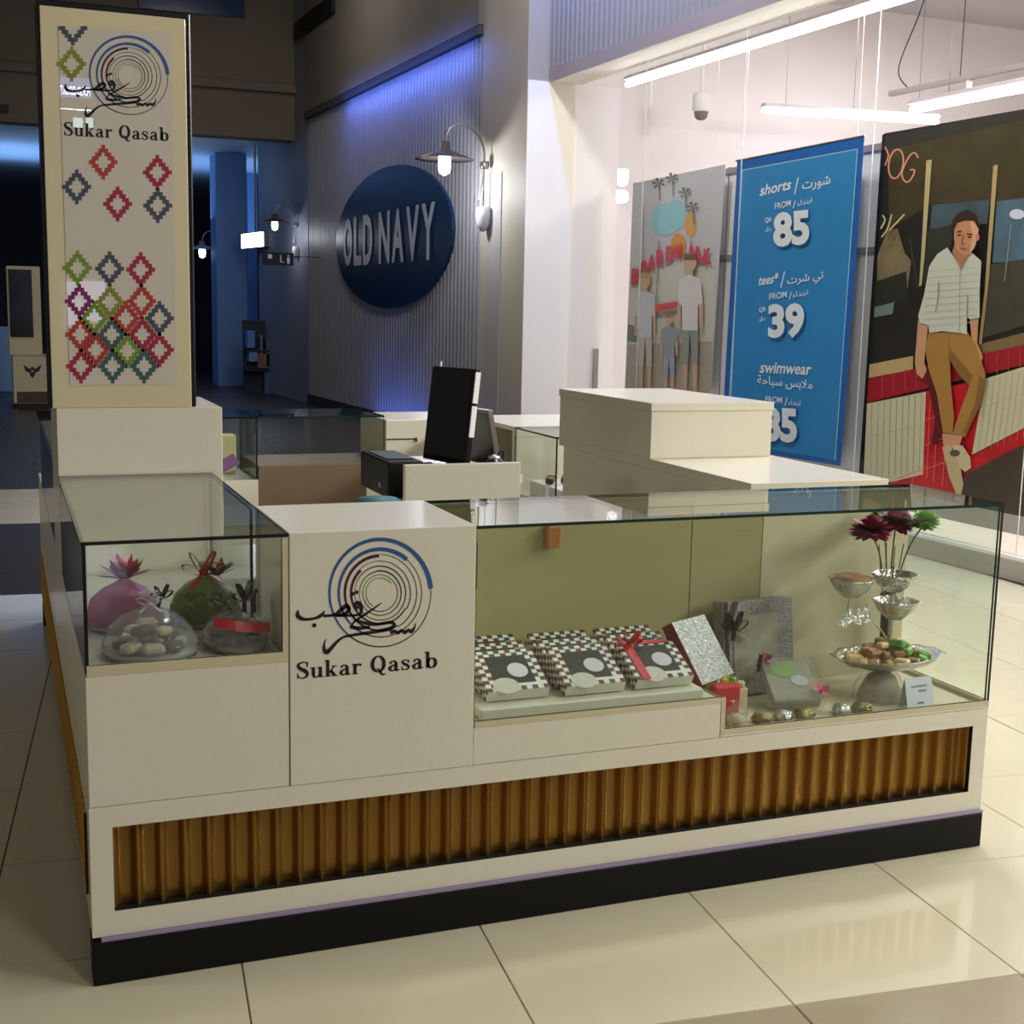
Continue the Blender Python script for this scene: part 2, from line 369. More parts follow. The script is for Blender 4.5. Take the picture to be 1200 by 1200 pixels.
# corrugated wall left of the pillar
M = MB(FAC); M.box(SP+0.03, 0.05, 7.112, 14.3, 0, 6.6, PAINT)
wall_r = struct(M.build('wall_right'), 'long grey wall clad in corrugated sheet with a blue wash')
M = MB(FAC); p = 0.115; nr = int((14.3-7.12)/p)
for i in range(nr):
    u = 7.12+i*p; z0, z1 = 0.16, 4.4
    a, b = (SP+0.028, u), (SP, u+0.03); c, d = (SP, u+p-0.03), (SP+0.028, u+p)
    for (s0, u0), (s1, u1) in ((a, b), (b, c), (c, d)): M.face([(s0, u0, z0), (s0, u0, z1), (s1, u1, z1), (s1, u1, z0)], CORR)
stuff(M.build('corrugated_sheet', wall_r))
M = MB(FAC); M.box(SP-0.02, SP+0.03, 7.112, 14.3, 0, 0.17, mat('skirting_dark', (40, 44, 52), 0.5)); M.build('skirting', wall_r)
M = MB(FAC); M.box(SP-0.06, SP+0.03, 7.112, 14.3, 4.41, 4.5, mat('cove_dark', (60, 60, 62), 0.5)); M.build('cove_edge', wall_r)
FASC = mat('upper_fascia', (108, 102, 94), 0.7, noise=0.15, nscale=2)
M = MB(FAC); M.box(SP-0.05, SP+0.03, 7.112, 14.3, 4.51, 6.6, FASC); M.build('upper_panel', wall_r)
# header over the shop window with corrugated cladding
SH = -0.26
M = MB(FAC); M.box(SH+0.03, 0.10, -13, UP-0.013, 3.78, 6.6, PALE)
hdr = struct(M.build('wall_header'), 'header above the shop window clad in corrugated sheet')
M = MB(FAC); M.box(SH, SH+0.03, -13, UP-0.013, 3.78, 3.9, mat('header_rail', (150, 140, 140), 0.5)); M.build('header_rail', hdr)
rm = MB(); rb = 0.10
prof = [(0.029, 0), (0.0, 0.022), (0.0, rb-0.022), (0.029, rb)]
for (s0, u0), (s1, u1) in zip(prof, prof[1:]): rm.face([(s0, u0, 0), (s0, u0, 2.6), (s1, u1, 2.6), (s1, u1, 0)], CORR)
rm.face([(0.029, 0, 0), (0.029, rb, 0), (0, rb-0.022, 0), (0, 0.022, 0)], CORR)
ro = rm.build('rib_source'); ribme = ro.data; off = ro.location.copy(); bpy.data.objects.remove(ro)
hi = ROOT[hdr.name].inverted()
for k in range(78):
    q = hi @ (FAC @ Vector((SH+off.x, UP-0.02-rb*(k+1)+off.y, 3.9)))
    piece('rib', ribme, hdr, q, (0, 0, TH))
# window: kerb, panes
KERB = mat('grey_kerb', (176, 170, 156), 0.35, coat=0.2)
M = MB(FAC); M.bbox(0.0, 0.16, -13, UP-0.013, 0, 0.13, KERB, 0.004); kerb = struct(M.build('trim_1'), 'low grey stone kerb under the shop window')
M = MB(FAC); M.box(0.004, 0.05, -13, UP-0.014, 0.1305, 0.15, mat('lit_kerb_white', (240, 238, 228), 0.4)); M.build('lit_kerb_edge', kerb)  # lit top edge of the kerb, its brightness painted as white
win = bpy.data.objects.new('window_1', None); COL.objects.link(win); ROOT[win.name] = Matrix.Identity(4); struct(win, 'tall frameless shop window of glass panes')
joints = [UP-0.016] + [pxf(x, y, 0.03)[0] for x, y in ((757, 110), (872, 120), (1026, 120), (1193, 620))]
joints += [joints[-1]-1.4*k for k in range(1, 8)]
for a, b in zip(joints, joints[1:]):
    M = MB(FAC); M.box(0.025, 0.037, b+0.003, a-0.003, 0.152, 3.775, SHOPGL); M.build('pane', win)
    M = MB(FAC); M.box(0.028, 0.034, b-0.002, b+0.002, 0.152, 3.775, mat('pane_seal', (216, 220, 218), 0.4)); M.build('seal', win)
# shop interior
INT = mat('shop_wall', (238, 230, 232), 0.7); 
M = MB(FAC); M.box(0.061, 7.2, UP, UP+0.12, 0, 5.0, INT); wss = struct(M.build('wall_shop_side'), 'white side wall inside the clothes shop')
M = MB(FAC); M.box(.32, .37, UP-.03, UP-.002, .75, 1.18, mat('handle_grey', (140, 134, 124), .4)); M.build('wall_bar', wss)
M = MB(FAC); M.box(7.2, 7.3, -13, UP+0.1, 0, 5.0, INT); struct(M.build('wall_shop_back'), 'white back wall inside the clothes shop')
M = MB(FAC); M.box(0.101, 7.2, -13, UP, 4.86, 5.0, mat('shop_ceiling', (196, 192, 196), 0.8)); struct(M.build('ceiling_shop'), 'pale ceiling inside the clothes shop')
M = MB(FAC); M.box(0.161, 7.2, -13, UP, -0.003, 0.006, mat('shop_floor', (206, 198, 184), 0.3)); struct(M.build('floor_shop'), 'pale floor inside the clothes shop')
# mall shell
CEIL = mat('mall_ceiling', (104, 98, 90), 0.8, noise=0.1, nscale=1.5)
M = MB(); M.box(-9, 5.3, -9, 18.6, 6.6, 6.7, CEIL); struct(M.build('ceiling'), 'dim ceiling over the mall hall')
M = MB(); M.box(-9.1, -9, -13, 34, 0, 6.6, PAINT); struct(M.build('wall_left'), 'plain wall on the left of the mall hall')
BULK = mat('bulkhead_paint', (112, 102, 88), 0.8, noise=0.12, nscale=1.2)
M = MB(); M.box(-9, 4.4, 18.6, 19.0, 4.18, 6.6, BULK); blk = struct(M.build('wall_bulkhead'), 'dim beige bulkhead across the far end of the hall')
M = MB(); M.box(-9, 4.4, 18.5, 18.598, 4.9, 5.02, BULK); M.build('ledge', blk)
M = MB(); M.box(2.0, 3.6, 18.55, 18.597, 5.98, 6.5, mat('clerestory', (30, 60, 100), 0.2)); M.build('clerestory_pane', blk)
M = MB(); M.box(-1.0, 0.1, 18.56, 18.597, 4.3, 4.42, mat('vent_dark', (45, 42, 38), 0.7)); M.build('vent_slot', blk)
FARP = mat('far_pillar_paint', (120, 126, 140), 0.5)
M = MB(FAC); M.bbox(-0.475, 0.0, 14.302, 17.8, 0, 6.6, FARP, 0.01); struct(M.build('wall_far_pillar'), 'blue grey pillar at the far end of the corrugated wall')
# far hall beyond the bulkhead
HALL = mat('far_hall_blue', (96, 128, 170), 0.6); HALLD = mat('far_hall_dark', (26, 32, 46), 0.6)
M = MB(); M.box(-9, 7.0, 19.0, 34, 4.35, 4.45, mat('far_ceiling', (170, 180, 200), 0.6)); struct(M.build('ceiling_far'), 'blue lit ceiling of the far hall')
M = MB(); M.box(-9, 9.0, 33.9, 34, 0, 5, HALLD); struct(M.build('wall_end'), 'dark end wall of the far hall')
M = MB(); M.box(5.6, 5.7, 19.0, 33.9, 0, 4.35, HALLD); wfr = struct(M.build('wall_far_right'), 'dark shop fronts along the far hall')
area('far_hall_cove', (2.6, 24.5, 3.3), (2.8, 24.5, 5.0), 3.0, 6.0, 110, (0.30, 0.55, 1.0))
area('far_hall_cove', (-2.6, 24.5, 3.3), (-2.8, 24.5, 5.0), 3.0, 6.0, 40, (0.34, 0.58, 1.0))
area('far_hall_light', (1.6, 20.2, 4.2), (3.6, 24.5, 1.2), 1.0, 0.6, 26, (0.36, 0.58, 1.0))
area('header_blue', fw(-0.62, 2.6, 5.3), fw(-0.26, 2.6, 4.0), 6.2, 0.12, 120, (0.12, 0.26, 1.0))
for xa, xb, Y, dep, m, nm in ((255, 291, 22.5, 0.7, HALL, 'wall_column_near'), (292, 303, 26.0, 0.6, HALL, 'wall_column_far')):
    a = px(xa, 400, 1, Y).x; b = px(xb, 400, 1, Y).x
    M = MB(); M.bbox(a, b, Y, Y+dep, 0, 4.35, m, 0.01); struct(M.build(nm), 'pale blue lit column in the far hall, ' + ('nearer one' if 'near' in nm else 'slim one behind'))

# ================================================================== KIOSK
KW, KD = 2.525, 3.70
# ---- base: plinth, frame, gold fluted panels
base = thing('kiosk_base', 'white kiosk base with gold fluted panels above a black plinth', 'kiosk base', (KW/2, KD/2, 0))
M = MB()
for x0, x1, y0, y1 in ((0.0, KW, 0.0, 0.09), (0.012, 0.10, 0.091, KD-0.091), (KW-0.10, KW, 0.091, KD-0.091), (0.0, KW, KD-0.09, KD)): M.bbox(x0, x1, y0, y1, 0, 0.105, PLINTH, 0.003)
pl = M.build('plinth', base)
M = MB(); M.box(0.02, KW, 0.001, 0.014, 0.1055, 0.112, LEDGE); M.build('ledge', pl)
def frame_x(y0, y1):      # frame around the flutes on a face running along X
    M.box(0.001, KW-0.001, y0, y1, 0.113, 0.171, LAM); M.box(0.001, KW-0.001, y0, y1, 0.373, 0.4235, LAM)
    M.box(0.001, 0.051, y0, y1, 0.171, 0.373, LAM); M.box(KW-0.051, KW-0.001, y0, y1, 0.171, 0.373, LAM)
M = MB(); frame_x(0.012, 0.062); frame_x(KD-0.062, KD-0.012)
for x0, x1 in ((0.001, 0.05), (KW-0.05, KW-0.001)):
    M.box(x0, x1, 0.062, KD-0.062, 0.113, 0.171, LAM); M.box(x0, x1, 0.062, KD-0.062, 0.373, 0.4235, LAM)
    M.box(x0, x1, 0.062, 0.11, 0.171, 0.373, LAM); M.box(x0, x1, KD-0.11, KD-0.062, 0.171, 0.373, LAM)
M.build('base_frame', base)
M = MB(); M.box(0.052, KW-0.052, 0.066, 0.072, 0.1712, 0.3728, DARK); M.box(0.054, 0.06, 0.12, KD-0.12, 0.172, 0.372, DARK); M.box(KW-0.06, KW-0.054, 0.12, KD-0.12, 0.172, 0.372, DARK); M.build('backing', base)
FP = (KW-0.104)/45
fm = MB(); n = 16; FD = 0.024     # one flute: wide hollow between two slim rounded ridges
for k in range(n):
    t0, t1 = k/n, (k+1)/n; f = lambda t: (t*FP, FD*(1-abs(math.cos(math.pi*t))**7))
    (xa, ya), (xb, yb) = f(t0), f(t1); fm.face([(xa, ya, 0), (xb, yb, 0), (xb, yb, 0.2012), (xa, ya, 0.2012)], GOLD)
fo = fm.build('flute_source', smooth=True); flme = fo.data; bpy.data.objects.remove(fo)
M = MB()
for q in ((0.051, KW-0.051, .0135, .062, .1711, .1722), (0.051, KW-0.051, .0135, .062, .3718, .3729), (.051, .0522, .0135, .062, .1722, .3718), (KW-.0522, KW-.051, .0135, .062, .1722, .3718)): M.box(*q, DARK)
M.build('recess_liner', base)
bl = ROOT[base.name].translation
for k in range(45): piece('flute', flme, base, (0.052+FP*(k+0.5)-bl.x, 0.027+FD/2-bl.y, 0.1712-bl.z))
ns = int((KD-0.24)/FP)
for k in range(ns):
    y = 0.12+FP*(k+0.5)
    piece('flute', flme, base, (-0.005+FD/2-bl.x, y-bl.y, 0.1712-bl.z), (0, 0, -math.pi/2))
    if k < 30: piece('flute', flme, base, (KW+0.005-FD/2-bl.x, y-bl.y, 0.1712-bl.z), (0, 0, math.pi/2))

G = 0.008
def pane(mb, ax, at, a0, a1, b0, b1, edge=GEDGE, g=G, glass=None):
    gl = glass or GLASS
    if ax == 0: mb.box(at, at+g, a0, a1, b0, b1, gl, edge, faces=0)
    if ax == 1: mb.box(a0, a1, at, at+g, b0, b1, gl, edge, faces=1)
    if ax == 2: mb.box(a0, a1, b0, b1, at, at+g, gl, edge, faces=2)
Z0 = 0.4245; ZT = 1.033
# ---- left display case
lc = thing('corner_display_case', 'low glass display case on white cabinet at the front left corner of the kiosk', 'display case', (0.23, 0.58, Z0))
M = MB(); M.bbox(0.002, 0.4555, 0.012, 1.172, Z0, 0.728, LAM, 0.0015); M.build('cabinet', lc)
M = MB(); M.box(0.006, 0.4555, 0.012, 0.026, 0.7285, 0.752, LAMD); M.box(0.442, 0.4555, 0.012, 0.026, 0.752, ZT-0.009, LAMD); M.build('edge_strip', lc)
M = MB(); M.box(0.016, 0.4415, 0.028, 1.165, 0.7285, 0.733, mat('case_floor', (178, 172, 158), 0.35)); M.build('tray', lc)
M = MB(); pane(M, 1, 0.014, 0.012, 0.441, 0.7525, ZT-0.009, BEDGE); M.build('front_glass', lc)
M = MB(); pane(M, 0, 0.003, 0.0225, 1.165, 0.734, ZT-0.009, BEDGE); M.build('side_glass', lc)
M = MB(); pane(M, 0, 0.4435, 0.447, 1.165, 0.734, ZT-0.009, BEDGE); M.build('inner_glass', lc)
M = MB(); pane(M, 2, ZT-0.0085, 0.0, 0.4555, 0.010, 1.172, BEDGE); M.build('top_glass', lc)
# ---- logo cabinet
lg = thing('logo_cabinet', 'white counter cabinet with the Sukar Qasab ring logo on its front', 'cabinet', (0.687, 0.23, Z0))
M = MB(); M.bbox(0.4575, 0.9155, 0.010, 0.445, Z0, ZT, LAM, 0.0015); M.build('body', lg)
LOGO, WORD = brand_logo()
def logo_front(zx, zy): 
    p = px(330+zx/5.217, 600+zy/5.217, 1, 0.010); return (p.x, 0.0090, p.z)
M = MB()
for polys, m in LOGO: flat(M, polys, m, logo_front)
flat(M, WORD, INK, logo_front)
o = M.build('logo', lg); o['label'] = 'blue and maroon ring logo with black Arabic script and lettering'
# ---- long vitrine on the right
VX0, VX1, VY1 = 0.917, 2.527, 0.43; XS = 1.622; ZL, ZR = 0.528, 0.434
vt = thing('long_vitrine', 'long glass vitrine of sweets and gift boxes on the kiosk front', 'display case', (1.72, 0.22, Z0))
M = MB(); M.bbox(VX0, XS, 0.012, VY1, Z0, ZL-0.008, LAM, 0.0015); M.bbox(XS+0.001, VX1, 0.012, VY1, Z0, ZR-0.004, LAM, 0.001); M.build('cabinet', vt)
M = MB(); M.box(VX0+0.004, XS, 0.012, 0.026, ZL-0.0075, ZL+0.008, LAMD); M.box(XS+0.002, VX1-0.002, 0.012, 0.026, ZR-0.0035, ZR+0.012, LAMD); M.box(XS+0.001, XS+0.014, 0.012, 0.026, ZR+0.012, ZL+0.008, LAMD)
M.box(VX1-0.016, VX1-0.002, 0.027, VY1-0.02, ZR-0.0035, ZR+0.012, LAMD); M.build('edge_strip', vt)
VFL = mat('vitrine_floor', (214, 204, 176), 0.35)
M = MB(); M.box(VX0+0.004, XS, 0.027, VY1-0.02, ZL-0.0075, ZL, VFL); M.box(XS+0.001, VX1-0.017, 0.027, VY1-0.02, ZR-0.0035, ZR, VFL); M.build('shelf_floor', vt)
M = MB(); M.face([(XS+.0155, .026, ZR), (XS+.0155, .410, ZR), (XS+.0155, .410, ZL), (XS+.0155, .026, ZL)], VFL); M.build('step_face', vt)
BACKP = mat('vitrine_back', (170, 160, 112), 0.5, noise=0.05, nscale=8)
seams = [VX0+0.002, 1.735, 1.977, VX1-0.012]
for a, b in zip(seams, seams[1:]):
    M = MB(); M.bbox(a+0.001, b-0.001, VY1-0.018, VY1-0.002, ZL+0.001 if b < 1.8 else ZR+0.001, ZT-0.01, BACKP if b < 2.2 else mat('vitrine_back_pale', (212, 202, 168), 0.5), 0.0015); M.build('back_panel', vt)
M = MB(); M.bbox(1.262, 1.30, VY1-0.052, VY1-0.0185, 0.895, 0.955, mat('wood_pull', (176, 110, 44), 0.45), 0.003); M.build('door_pull', vt)
M = MB(); M.box(VX0+0.001, VX0+0.012, 0.036, 0.052, 0.87, 0.985, BLACKM); M.build('wall_slot', vt)
M = MB(); Lp = [(VX0+.002, ZL+.009), (XS+.015, ZL+.009), (XS+.015, ZR+.0125), (VX1-.012, ZR+.0125), (VX1-.012, ZT-.010), (VX0+.002, ZT-.010)]
M.face([(x, .014, z) for x, z in Lp], GLASS); M.face([(x, .022, z) for x, z in Lp[::-1]], GLASS)
for i in range(6): (x0, z0), (x1, z1) = Lp[i], Lp[(i+1) % 6]; M.face([(x0, .014, z0), (x0, .022, z0), (x1, .022, z1), (x1, .014, z1)], GEDGE)
M.build('front_glass', vt)
M = MB(); pane(M, 0, VX1-0.0105, 0.012, VY1-0.003, ZR+0.0125, ZT-0.010, BEDGE); M.build('side_glass', vt)
M = MB(); pane(M, 2, ZT-0.0095, VX0, VX1, 0.010, VY1+0.012, GEDGE); M.build('top_glass', vt)
# ---- sign tower and its pedestal
pd = thing('tower_pedestal', 'tall white pedestal box under the tower sign', 'pedestal', (0.245, 1.415, Z0))
M = MB(); M.bbox(0.002, 0.489, 1.178, 1.655, Z0, 1.235, LAM, 0.0015); M.build('body', pd)
sg = thing('tower_sign', 'tall upright sign board with ring logo and coloured stitched diamonds', 'sign', (0.2, 1.25, 1.2355))
M = MB(); M.bbox(-0.018, 0.413, 1.19, 1.30, 1.2355, 2.40, mat('tower_black', (14, 11, 13), 0.3), 0.004); M.build('frame', sg)
FACE = mat('tower_face', (206, 196, 180), 0.4, coat=1.0); FACE.node_tree.nodes['Principled BSDF'].inputs['Coat Roughness'].default_value = 0.0
M = MB(); M.bbox(-0.008, 0.397, 1.178, 1.1895, 1.2355, 2.380, mat('tower_border', (214, 202, 164), 0.3, coat=0.3), 0.0015); M.build('border_panel', sg)
TY = 1.1778
def tw(x, y, e=0.0): p = px(x, y, 1, TY-0.001-e); return (p.x, p.y, p.z)
M = MB(); a = [tw(68, 31), tw(201, 38.5), tw(206.5, 451), tw(82, 452)]; M.face(a, FACE); M.build('face_panel', sg)
ST = {'slate': (72, 78, 92), 'olive': (134, 140, 44), 'rust': (176, 62, 48), 'crimson': (160, 38, 66), 'teal': (66, 92, 92), 'green': (116, 146, 50), 'purple': (128, 34, 96)}
ST = {k: mat('stitch_'+k, v, 0.6) for k, v in ST.items()}
DIA = [(84, 75, 'olive'), (121, 190, 'rust'), (90, 219, 'slate'), (184.5, 202, 'crimson'), (185, 241, 'slate'), (138, 239, 'crimson'),
       (91, 314, 'green'), (128.5, 315, 'slate'), (165, 316, 'crimson'), (93, 353, 'purple'), (129, 354, 'olive'), (166, 353, 'rust'), (147.5, 373, 'rust'), (187, 373, 'slate'), (110.5, 373, 'green'),
       (131, 392, 'teal'), (94, 392, 'rust'), (167, 392, 'crimson'), (112.5, 410, 'rust'), (149.5, 411, 'green'), (187, 410, 'crimson'), (95, 429, 'crimson'), (132, 429, 'teal'), (169, 429, 'teal')]
def diamond(cx, cy, m, half=False):
    M = MB(); R = 4
    for i in range(-R, R+1):
        for j in range(-R, R+1):
            k = abs(i)+abs(j)
            if k not in (R, R-1) or (k == R-1 and (i+j) % 2 == 0): continue
            if half and j < 0: continue
            x = cx+i*3.7; y = cy+j*4.5; M.face([tw(x-2.1, y-2.4, .0006), tw(x+2.1, y-2.4, .0006), tw(x+2.1, y+2.4, .0006), tw(x-2.1, y+2.4, .0006)], m)
    return M
for cx, cy, c in DIA: diamond(cx, cy, ST[c]).build('stitched_diamond', sg)
diamond(85.5, 33, ST['slate'], True).build('stitched_diamond', sg)
def logo_tower(zx, zy):   # the same artwork, smaller
    X = 151+(zx-603)*0.1475; Y = 88.5+(zy-495)*0.139; Y += (X-151)*0.06
    return tw(X, Y, .0008)
def word_tower(zx, zy):
    X = 75+(zx-93)*0.143; Y = 158.5+(zy+0.083*(zx-93)-1020)*0.155 + (X-76)*0.055
    return tw(X, Y, .0008)
M = MB()
for polys, m in LOGO: flat(M, polys, m, logo_tower)
flat(M, WORD, INK, word_tower)
o = M.build('logo', sg); o['label'] = 'ring logo with black Arabic script and lettering'
# ---- right-hand counter, its slab and tall box
rc = thing('side_counter', 'white side counter with thick top slab on the right of the kiosk', 'counter', (2.27, 1.2, Z0))
M = MB(); M.bbox(2.03, 2.52, 0.56, 2.05, Z0, 0.998, LAM, 0.0015); M.build('body', rc)
M = MB(); M.bbox(2.012, 2.53, 0.548, 2.06, 0.9985, 1.034, LAM, 0.002); M.build('top_slab', rc)
tb = thing('counter_box', 'white box with glossy lid standing on the right side counter', 'box', (2.26, 1.63, 1.0345))
M = MB(); M.bbox(2.008, 2.508, 1.225, 2.05, 1.0345, 1.205, LAM, 0.0015); M.build('body', tb)
M = MB(); M.bbox(2.004, 2.512, 1.221, 2.054, 1.2055, 1.235, LAM, 0.0015); M.build('lid', tb)
# ---- rear row and sides
rl = thing('rear_left_case', 'glass case at the far left of the kiosk beside the tower', 'display case', (0.49, 3.4, Z0))
M = MB(); M.bbox(0.002, 0.97, 3.22, 3.688, Z0, 0.735, LAM, 0.0015); M.build('cabinet', rl)
M = MB(); pane(M, 1, 3.222, 0.01, 0.968, 0.7355, ZT-0.009, BEDGE); M.build('front_glass', rl)
M = MB(); pane(M, 1, 3.678, 0.01, 0.968, 0.7355, ZT-0.009, BEDGE); M.build('back_glass', rl)
M = MB(); pane(M, 0, 0.96, 3.231, 3.677, 0.7355, ZT-0.009, BEDGE); M.build('side_glass', rl)
M = MB(); pane(M, 2, ZT-0.0085, 0.002, 0.97, 3.22, 3.688, BEDGE); M.build('top_glass', rl)
rm_ = thing('rear_middle_case', 'low glass case in the middle of the rear kiosk row', 'display case', (1.28, 3.4, Z0))
M = MB(); M.bbox(0.972, 1.585, 3.22, 3.688, Z0, 0.80, mat('cabinet_brown', (126, 104, 82), .45, noise=.1, nscale=12), 0.0015); M.build('cabinet', rm_)  # cabinet body in one mottled brown
M = MB(); pane(M, 1, 3.222, 0.975, 1.583, 0.8005, ZT-0.009); M.build('front_glass', rm_)
M = MB(); pane(M, 2, ZT-0.0085, 0.972, 1.585, 3.22, 3.688); M.build('top_glass', rm_)
rcab = thing('rear_cabinet', 'plain white rear cabinet with a slot, behind the till screen', 'cabinet', (1.79, 3.4, Z0))
M = MB(); M.bbox(1.588, 1.998, 3.2, 3.688, Z0, 1.012, LAM, 0.0015); M.build('body', rcab)
M = MB(); M.box(1.588, 1.735, 3.1978, 3.1995, 0.915, 0.921, DARK); M.box(1.735, 1.745, 3.190, 3.1995, 0.905, 0.925, mat('brass_pull', (120, 90, 40), 0.4, metal=.8)); M.build('drawer_gap', rcab)
rr = thing('rear_right_case', 'glass case of pastries along the right of the kiosk behind the white box', 'display case', (2.27, 2.6, Z0))
M = MB(); M.bbox(2.0, 2.52, 2.065, 3.688, Z0, 0.735, LAM, 0.0015); M.build('cabinet', rr)
M = MB(); pane(M, 0, 2.002, 2.066, 2.54, 0.7355, ZT-0.009); M.build('front_glass', rr)
M = MB(); pane(M, 2, ZT-0.0085, 2.0, 2.52, 2.065, 2.54); M.build('top_glass', rr)
M = MB(); pane(M, 0, 2.51, 2.066, 2.54, 0.7355, ZT-0.009); M.build('back_glass', rr)
ob = thing('open_shelf_box', 'open fronted white box at the far right corner of the kiosk', 'box', (2.2, 2.8, 0.7355))
M = MB(); M.box(2.0, 2.5, 2.545, 2.565, 0.736, ZT, LAM); M.box(2.0, 2.5, 3.16, 3.18, 0.736, ZT, LAM); M.box(2.0, 2.5, 2.565, 3.16, ZT-0.02, ZT, LAM); M.box(2.48, 2.5, 2.565, 3.16, 0.736, ZT-0.02, LAM); M.build('shell', ob)
# left side counter between pedestal and rear case
ls = thing('left_side_counter', 'low white counter behind the tower pedestal', 'counter', (0.24, 2.4, Z0))
M = MB(); M.bbox(0.002, 0.47, 1.66, 3.215, Z0, 0.735, LAM, 0.0015); M.build('body', ls)
M = MB(); pane(M, 0, 0.003, 1.665, 3.21, 0.7355, ZT-0.009, BEDGE); M.build('side_glass', ls)
# kiosk inner floor platform is the mall floor; till desk
td = thing('till_desk', 'white till desk with screens on it inside the kiosk', 'desk', (1.31, 1.55, 0))
M = MB(); M.bbox(1.10, 1.515, 1.235, 1.262, 0.0, 1.032, LAM, 0.0015); M.build('front_panel', td)
M = MB(); M.bbox(1.205, 1.535, 1.264, 1.90, 0.955, 0.985, LAM, 0.0015); M.build('desktop', td)
M = MB(); M.bbox(1.485, 1.515, 1.264, 1.88, 0, 0.954, LAM, 0.0015); M.build('side_panel', td)
M = MB(); M.bbox(1.205, 1.235, 1.264, 1.88, 0, 0.954, LAM, 0.0015); M.build('side_panel', td)

# ---- till equipment
def R(ax, deg): return Matrix.Rotation(math.radians(deg), 4, ax)
mt = thing('till_monitor', 'black till screen standing edge on at the desk, tall dark panel facing left', 'monitor', (1.33, 1.52, 0.9855))
T = Matrix.Translation((1.335, 1.52, 0.9855)) @ R('Z', -70) @ R('X', -7)
M = MB(T); M.bbox(-0.125, 0.125, -0.012, 0.012, 0.02, 0.36, BLACK, 0.004); M.build('screen_panel', mt)
M = MB(T); M.box(-0.11, 0.11, -0.0135, -0.0122, 0.04, 0.345, mat('screen_glass', (8, 14, 22), 0.05)); M.build('screen', mt)
T2 = Matrix.Translation((1.335, 1.52, 0.9855)) @ R('Z', -70)
M = MB(T2); M.bbox(-0.09, 0.09, -0.05, 0.08, 0.0, 0.012, BLACK, 0.004); M.tube([(0, 0.03, 0.012), (0, 0.03, 0.2)], 0.018, BLACK, 10); M.build('stand', mt)
M = MB(T); M.box(0.1252, 0.129, -0.011, 0.011, 0.24, 0.35, WHITE); M.box(0.1252, 0.129, -0.011, 0.011, 0.12, 0.23, WHITE); M.build('edge_trim', mt)
M = MB(T); M.tube([(-0.09, 0, 0.3605), (-0.09, 0, 0.38)], 0.004, WHITE, 8); M.build('antenna', mt)
m2 = thing('second_screen', 'smaller black screen with grey rim behind the till screen', 'monitor', (1.47, 1.62, 0.9855))
T = Matrix.Translation((1.50, 1.57, 0.9865)) @ R('Z', -80) @ R('X', 12)
M = MB(T); M.bbox(-0.12, 0.12, -0.011, 0.011, 0.005, 0.215, STEEL, 0.004); M.build('rim', m2)
M = MB(T); M.box(-0.112, 0.112, 0.0112, 0.0125, 0.012, 0.205, BLACK); M.box(-0.112, 0.112, -0.0125, -0.0112, 0.012, 0.205, BLACK); M.build('screen', m2)
T2 = Matrix.Translation((1.50, 1.57, 0.9855)) @ R('Z', -80)
M = MB(T2); M.bbox(-0.06, 0.06, 0.012, 0.06, 0, 0.01, BLACK, 0.003); M.tube([(0, .045, .01), (0, .0, .1)], 0.010, BLACK, 8); M.build('stand', m2)
# printer / cash drawer box left of the desk, on its own stand
pr = thing('receipt_printer', 'black box shaped receipt printer at the left end of the till desk', 'printer', (1.13, 1.5, 0.0))
M = MB(); M.bbox(1.068, 1.198, 1.33, 1.70, 0.905, 1.032, mat('printer_black', (9, 9, 10), .55, spec=.2), 0.006); M.build('housing', pr)
M = MB(); M.box(1.085, 1.18, 1.40, 1.66, 1.0325, 1.036, mat('printer_lid', (40, 39, 44), 0.5)); M.build('lid', pr)
M = MB(); M.box(1.0655, 1.0675, 1.42, 1.435, 0.935, 0.95, SILVER); M.build('key_lock', pr)
M = MB(); M.bbox(1.08, 1.185, 1.36, 1.66, 0.0, 0.9045, LAM, 0.003); M.build('stand', pr)
M = MB(); pts = smooth_path([(1.46, 1.42, 0.99), (1.48, 1.41, 1.005), (1.50, 1.40, 1.052), (1.515, 1.41, 1.05), (1.52, 1.43, 1.0), (1.525, 1.46, .99)])
M.tube(pts, 0.004, BLACKM, 6); tag(M.build('power_cable', smooth=True), 'black cable looping over the till desk top', 'cable')
M = MB(); M.lathe([(0, 0), (.05, .002), (.055, .02), (.03, .05), (0, .055)], (1.45, 1.33, 0.9856), BLACK, 12); M.lathe([(.02, .05), (.022, .06), (0, .066)], (1.45, 1.33, 0.9856), SILVER, 10); tag(M.build('till_mouse', smooth=True), 'small black and silver gadget on the till desk', 'gadget')

# ================================================================== GOODS IN THE CORNER CASE
CELLO = glass_mat('cellophane', (0.96, 0.96, 0.96), 1.25, 0.12, (0.16, (0.8, 0.78, 0.8)))
TULLE = glass_mat('magenta_tulle', (0.85, 0.5, 0.66), 1.2, 0.3, (0.5, (0.50, 0.16, 0.28)))
GTULLE = glass_mat('green_tulle', (0.6, 0.7, 0.4), 1.2, 0.3, (0.55, (0.14, 0.17, 0.05)))
RED = mat('red_satin', (196, 26, 34), 0.35); DRED = mat('dark_red_satin', (70, 22, 26), 0.4); PINK = mat('pink_satin', (150, 66, 92), 0.4); OLIV = mat('olive_satin', (84, 88, 44), 0.45)
CHOC = mat('dark_chocolate', (58, 40, 30), 0.4); NOUG = mat('pale_nougat', (204, 190, 158), 0.5); DISH = mat('grey_dish', (140, 134, 124), 0.35); BRN = mat('brown_satin', (40, 26, 20), 0.4)
